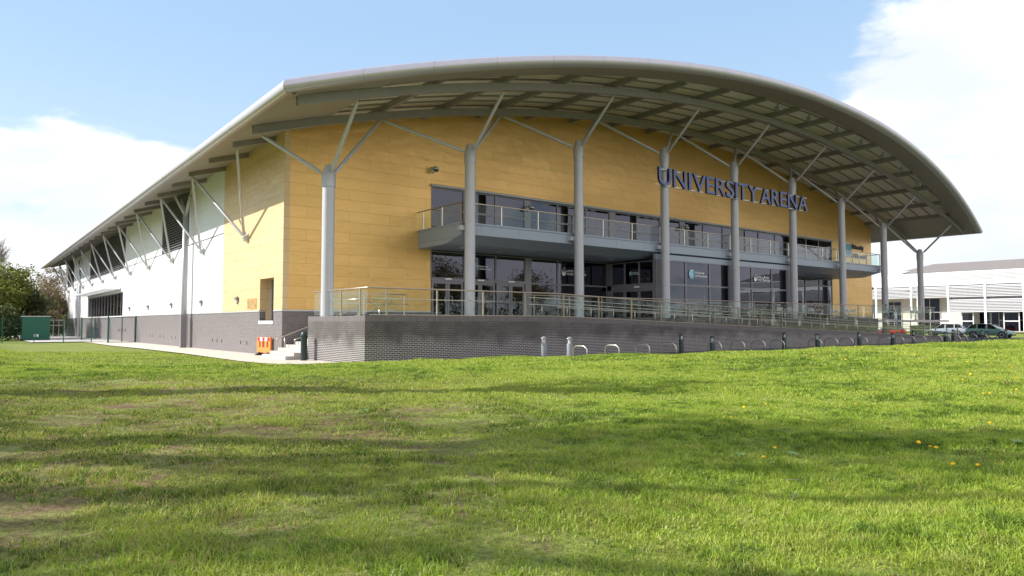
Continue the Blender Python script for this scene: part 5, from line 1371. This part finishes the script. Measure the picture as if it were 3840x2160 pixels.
# dandelions
dm = MB()
dm.cur = 0
for ring_, (rr, zz) in enumerate(((.020, .0), (.017, .006), (.011, .010))):
    for k in range(14):
        a = 2 * math.pi * (k + .5 * ring_) / 14; c, s_ = math.cos(a), math.sin(a)
        dm.quad((c * .002 - s_ * .001, s_ * .002 + c * .001, zz * .6), (c * rr - s_ * .003, s_ * rr + c * .003, zz + .002), (c * rr * 1.05, s_ * rr * 1.05, zz + .001), (c * rr + s_ * .003, s_ * rr - c * .003, zz + .002))
dm.lathe([(.004, -.006), (.012, 0), (.010, .008), (.003, .011)], 10)
dproto = None
dpos = [p for p in [(0.49, -23.67), (4.35, -22.45), (5.23, -22.36), (4.83, -22.84), (2.63, -25.59), (3.61, -25.47), (2.5, -26.38), (8.77, -23.74), (5.69, -26.22), (5.48, -26.5), (6.04, -26.76), (4.96, -27.19), (5.1, -27.39), (5.51, -27.36), (6.22, -27.3), (3.0, -28.47), (3.23, -28.78), (3.18, -29.11), (2.61, -29.31), (0.04, -29.54), (-0.75, -29.71), (-0.35, -30.02), (-0.14, -30.18), (-1.77, -30.66), (-3.03, -30.72), (-2.96, -30.76), (-4.59, -30.05), (-5.97, -29.63), (-5.42, -29.52), (-6.78, -30.04), (-5.26, -31.5), (-6.76, -31.55), (-6.85, -31.66), (-6.86, -31.7), (-7.61, -30.97), (-7.92, -31.08), (-7.32, -31.97), (-7.26, -32.08), (7.77, -23.75), (8.21, -23.64), (8.91, -23.67), (11.35, -23.33), (11.66, -23.38), (12.32, -23.2), (12.26, -23.52), (11.89, -23.83), (11.97, -23.92)] if p]
rd = random.Random(3)
stem_me = None
for i, (x, y) in enumerate(dpos):
    dist = math.hypot(x + 12.02, y + 33.7); z = float(hgt(x, y)) + (.045 if dist < 9 else .06)
    root = empty('dandelion', (x, y, z), rd.uniform(0, 6))
    if dproto is None:
        h_ = dm.build('flower_head', M['dandelion'], root); dproto = h_
        s_ = MB().tube([(0, 0, 0), (.004, .002, -.03), (0, 0, -.06)], .0018, 5).build('stem', M['stem_green'], root); stem_me = s_
    else:
        for src in (dproto, stem_me): c = src.copy(); COL.objects.link(c); c.parent = root
    root.rotation_euler = (rd.uniform(-.3, .3), rd.uniform(-.3, .3), rd.uniform(0, 6))
    sc_ = .78 if dist < 12 else 1.05; root.scale = (sc_,) * 3
    lat = (x + 12.02) * .790 - (y + 33.7) * .614; dep = (x + 12.02) * .613 + (y + 33.7) * .789
    zone = 'in the near grass' if dep < 6.2 else 'in the middle of the lawn' if dep < 11 else 'in the far grass' if dep < 20 else 'on the lawn crest below the stands'
    side = 'at the right edge' if lat / dep > .64 else 'right of centre' if lat / dep > .42 else 'near the centre' if lat / dep > .3 else 'left of the other dandelions'
    tag(root, 'yellow dandelion %s, %s' % (zone, side), 'dandelion', 'dandelions scattered on the lawn')
# broad-leaved weeds as small rosettes
wd = MB(); rosette = []
for k in range(9):
    a = 2 * math.pi * k / 9 + rd.uniform(-.2, .2); ln = rd.uniform(.05, .09); c, s_ = math.cos(a), math.sin(a); w_ = .014
    wd.quad((0, 0, .01), (c * ln * .5 - s_ * w_, s_ * ln * .5 + c * w_, .035), (c * ln, s_ * ln, .03), (c * ln * .5 + s_ * w_, s_ * ln * .5 - c * w_, .035))
wproto = None
for i, (x, y, s_) in enumerate(((-7.9, -30.9, 1), (-7.6, -31.1, 1.2), (-6.0, -31.0, 1), (2.2, -25.6, 2.0), (-.6, -26.5, 1.8), (-2.6, -31.3, 1.6), (-6.3, -32.0, 1), (-10.8, -24.6, 1.2), (-12.2, -25.2, 1.2), (3.8, -17.2, 2.2), (7.5, -18.6, 2.4), (-4.6, -31.6, 1.4), (-9.0, -27.5, 1.3), (-13.0, -27.2, 1.1))):
    if wproto is None: o = wproto = wd.build('broadleaf_weed', M['weed'])
    else: o = wproto.copy(); COL.objects.link(o)
    o.location = (x, y, float(hgt(x, y)) + .01); o.scale = (s_ * .62,) * 3; o.rotation_euler = (.1, -.1, i * 1.1)
    tag(o, 'small broad-leaved weed rosette growing in the grass', 'weed', 'broad-leaved weeds in the lawn')
tw = None
for i, (x, y, a, s_) in enumerate(((-8.6, -31.7, .3, 1), (-8.3, -31.5, 2.6, .8), (-6.6, -31.2, -.4, .9), (-5.6, -32.4, .9, .8), (-7.3, -32.5, -.2, 1.2), (-13.4, -28.9, 2.2, .8), (-5.0, -32.2, 1.4, .7))):
    if tw is None: o = tw = MB().tube([(-.12, 0, .0), (-.04, .012, .012), (.05, -.004, .008), (.13, .02, .015)], [.003, .004, .0035, .002], 5).build('fallen_twig', M['twig'], None, True)
    else: o = tw.copy(); COL.objects.link(o)
    o.location = (x, y, float(hgt(x, y)) + .028); o.rotation_euler = (0, 0, a); o.scale = (s_ * .6,) * 3
    tag(o, 'thin pale twig lying in the near grass', 'twig', 'fallen twigs on the lawn')
bpy.data.meshes.remove(bpy.data.meshes['text']) if 'text' in bpy.data.meshes and bpy.data.meshes['text'].users == 0 else None
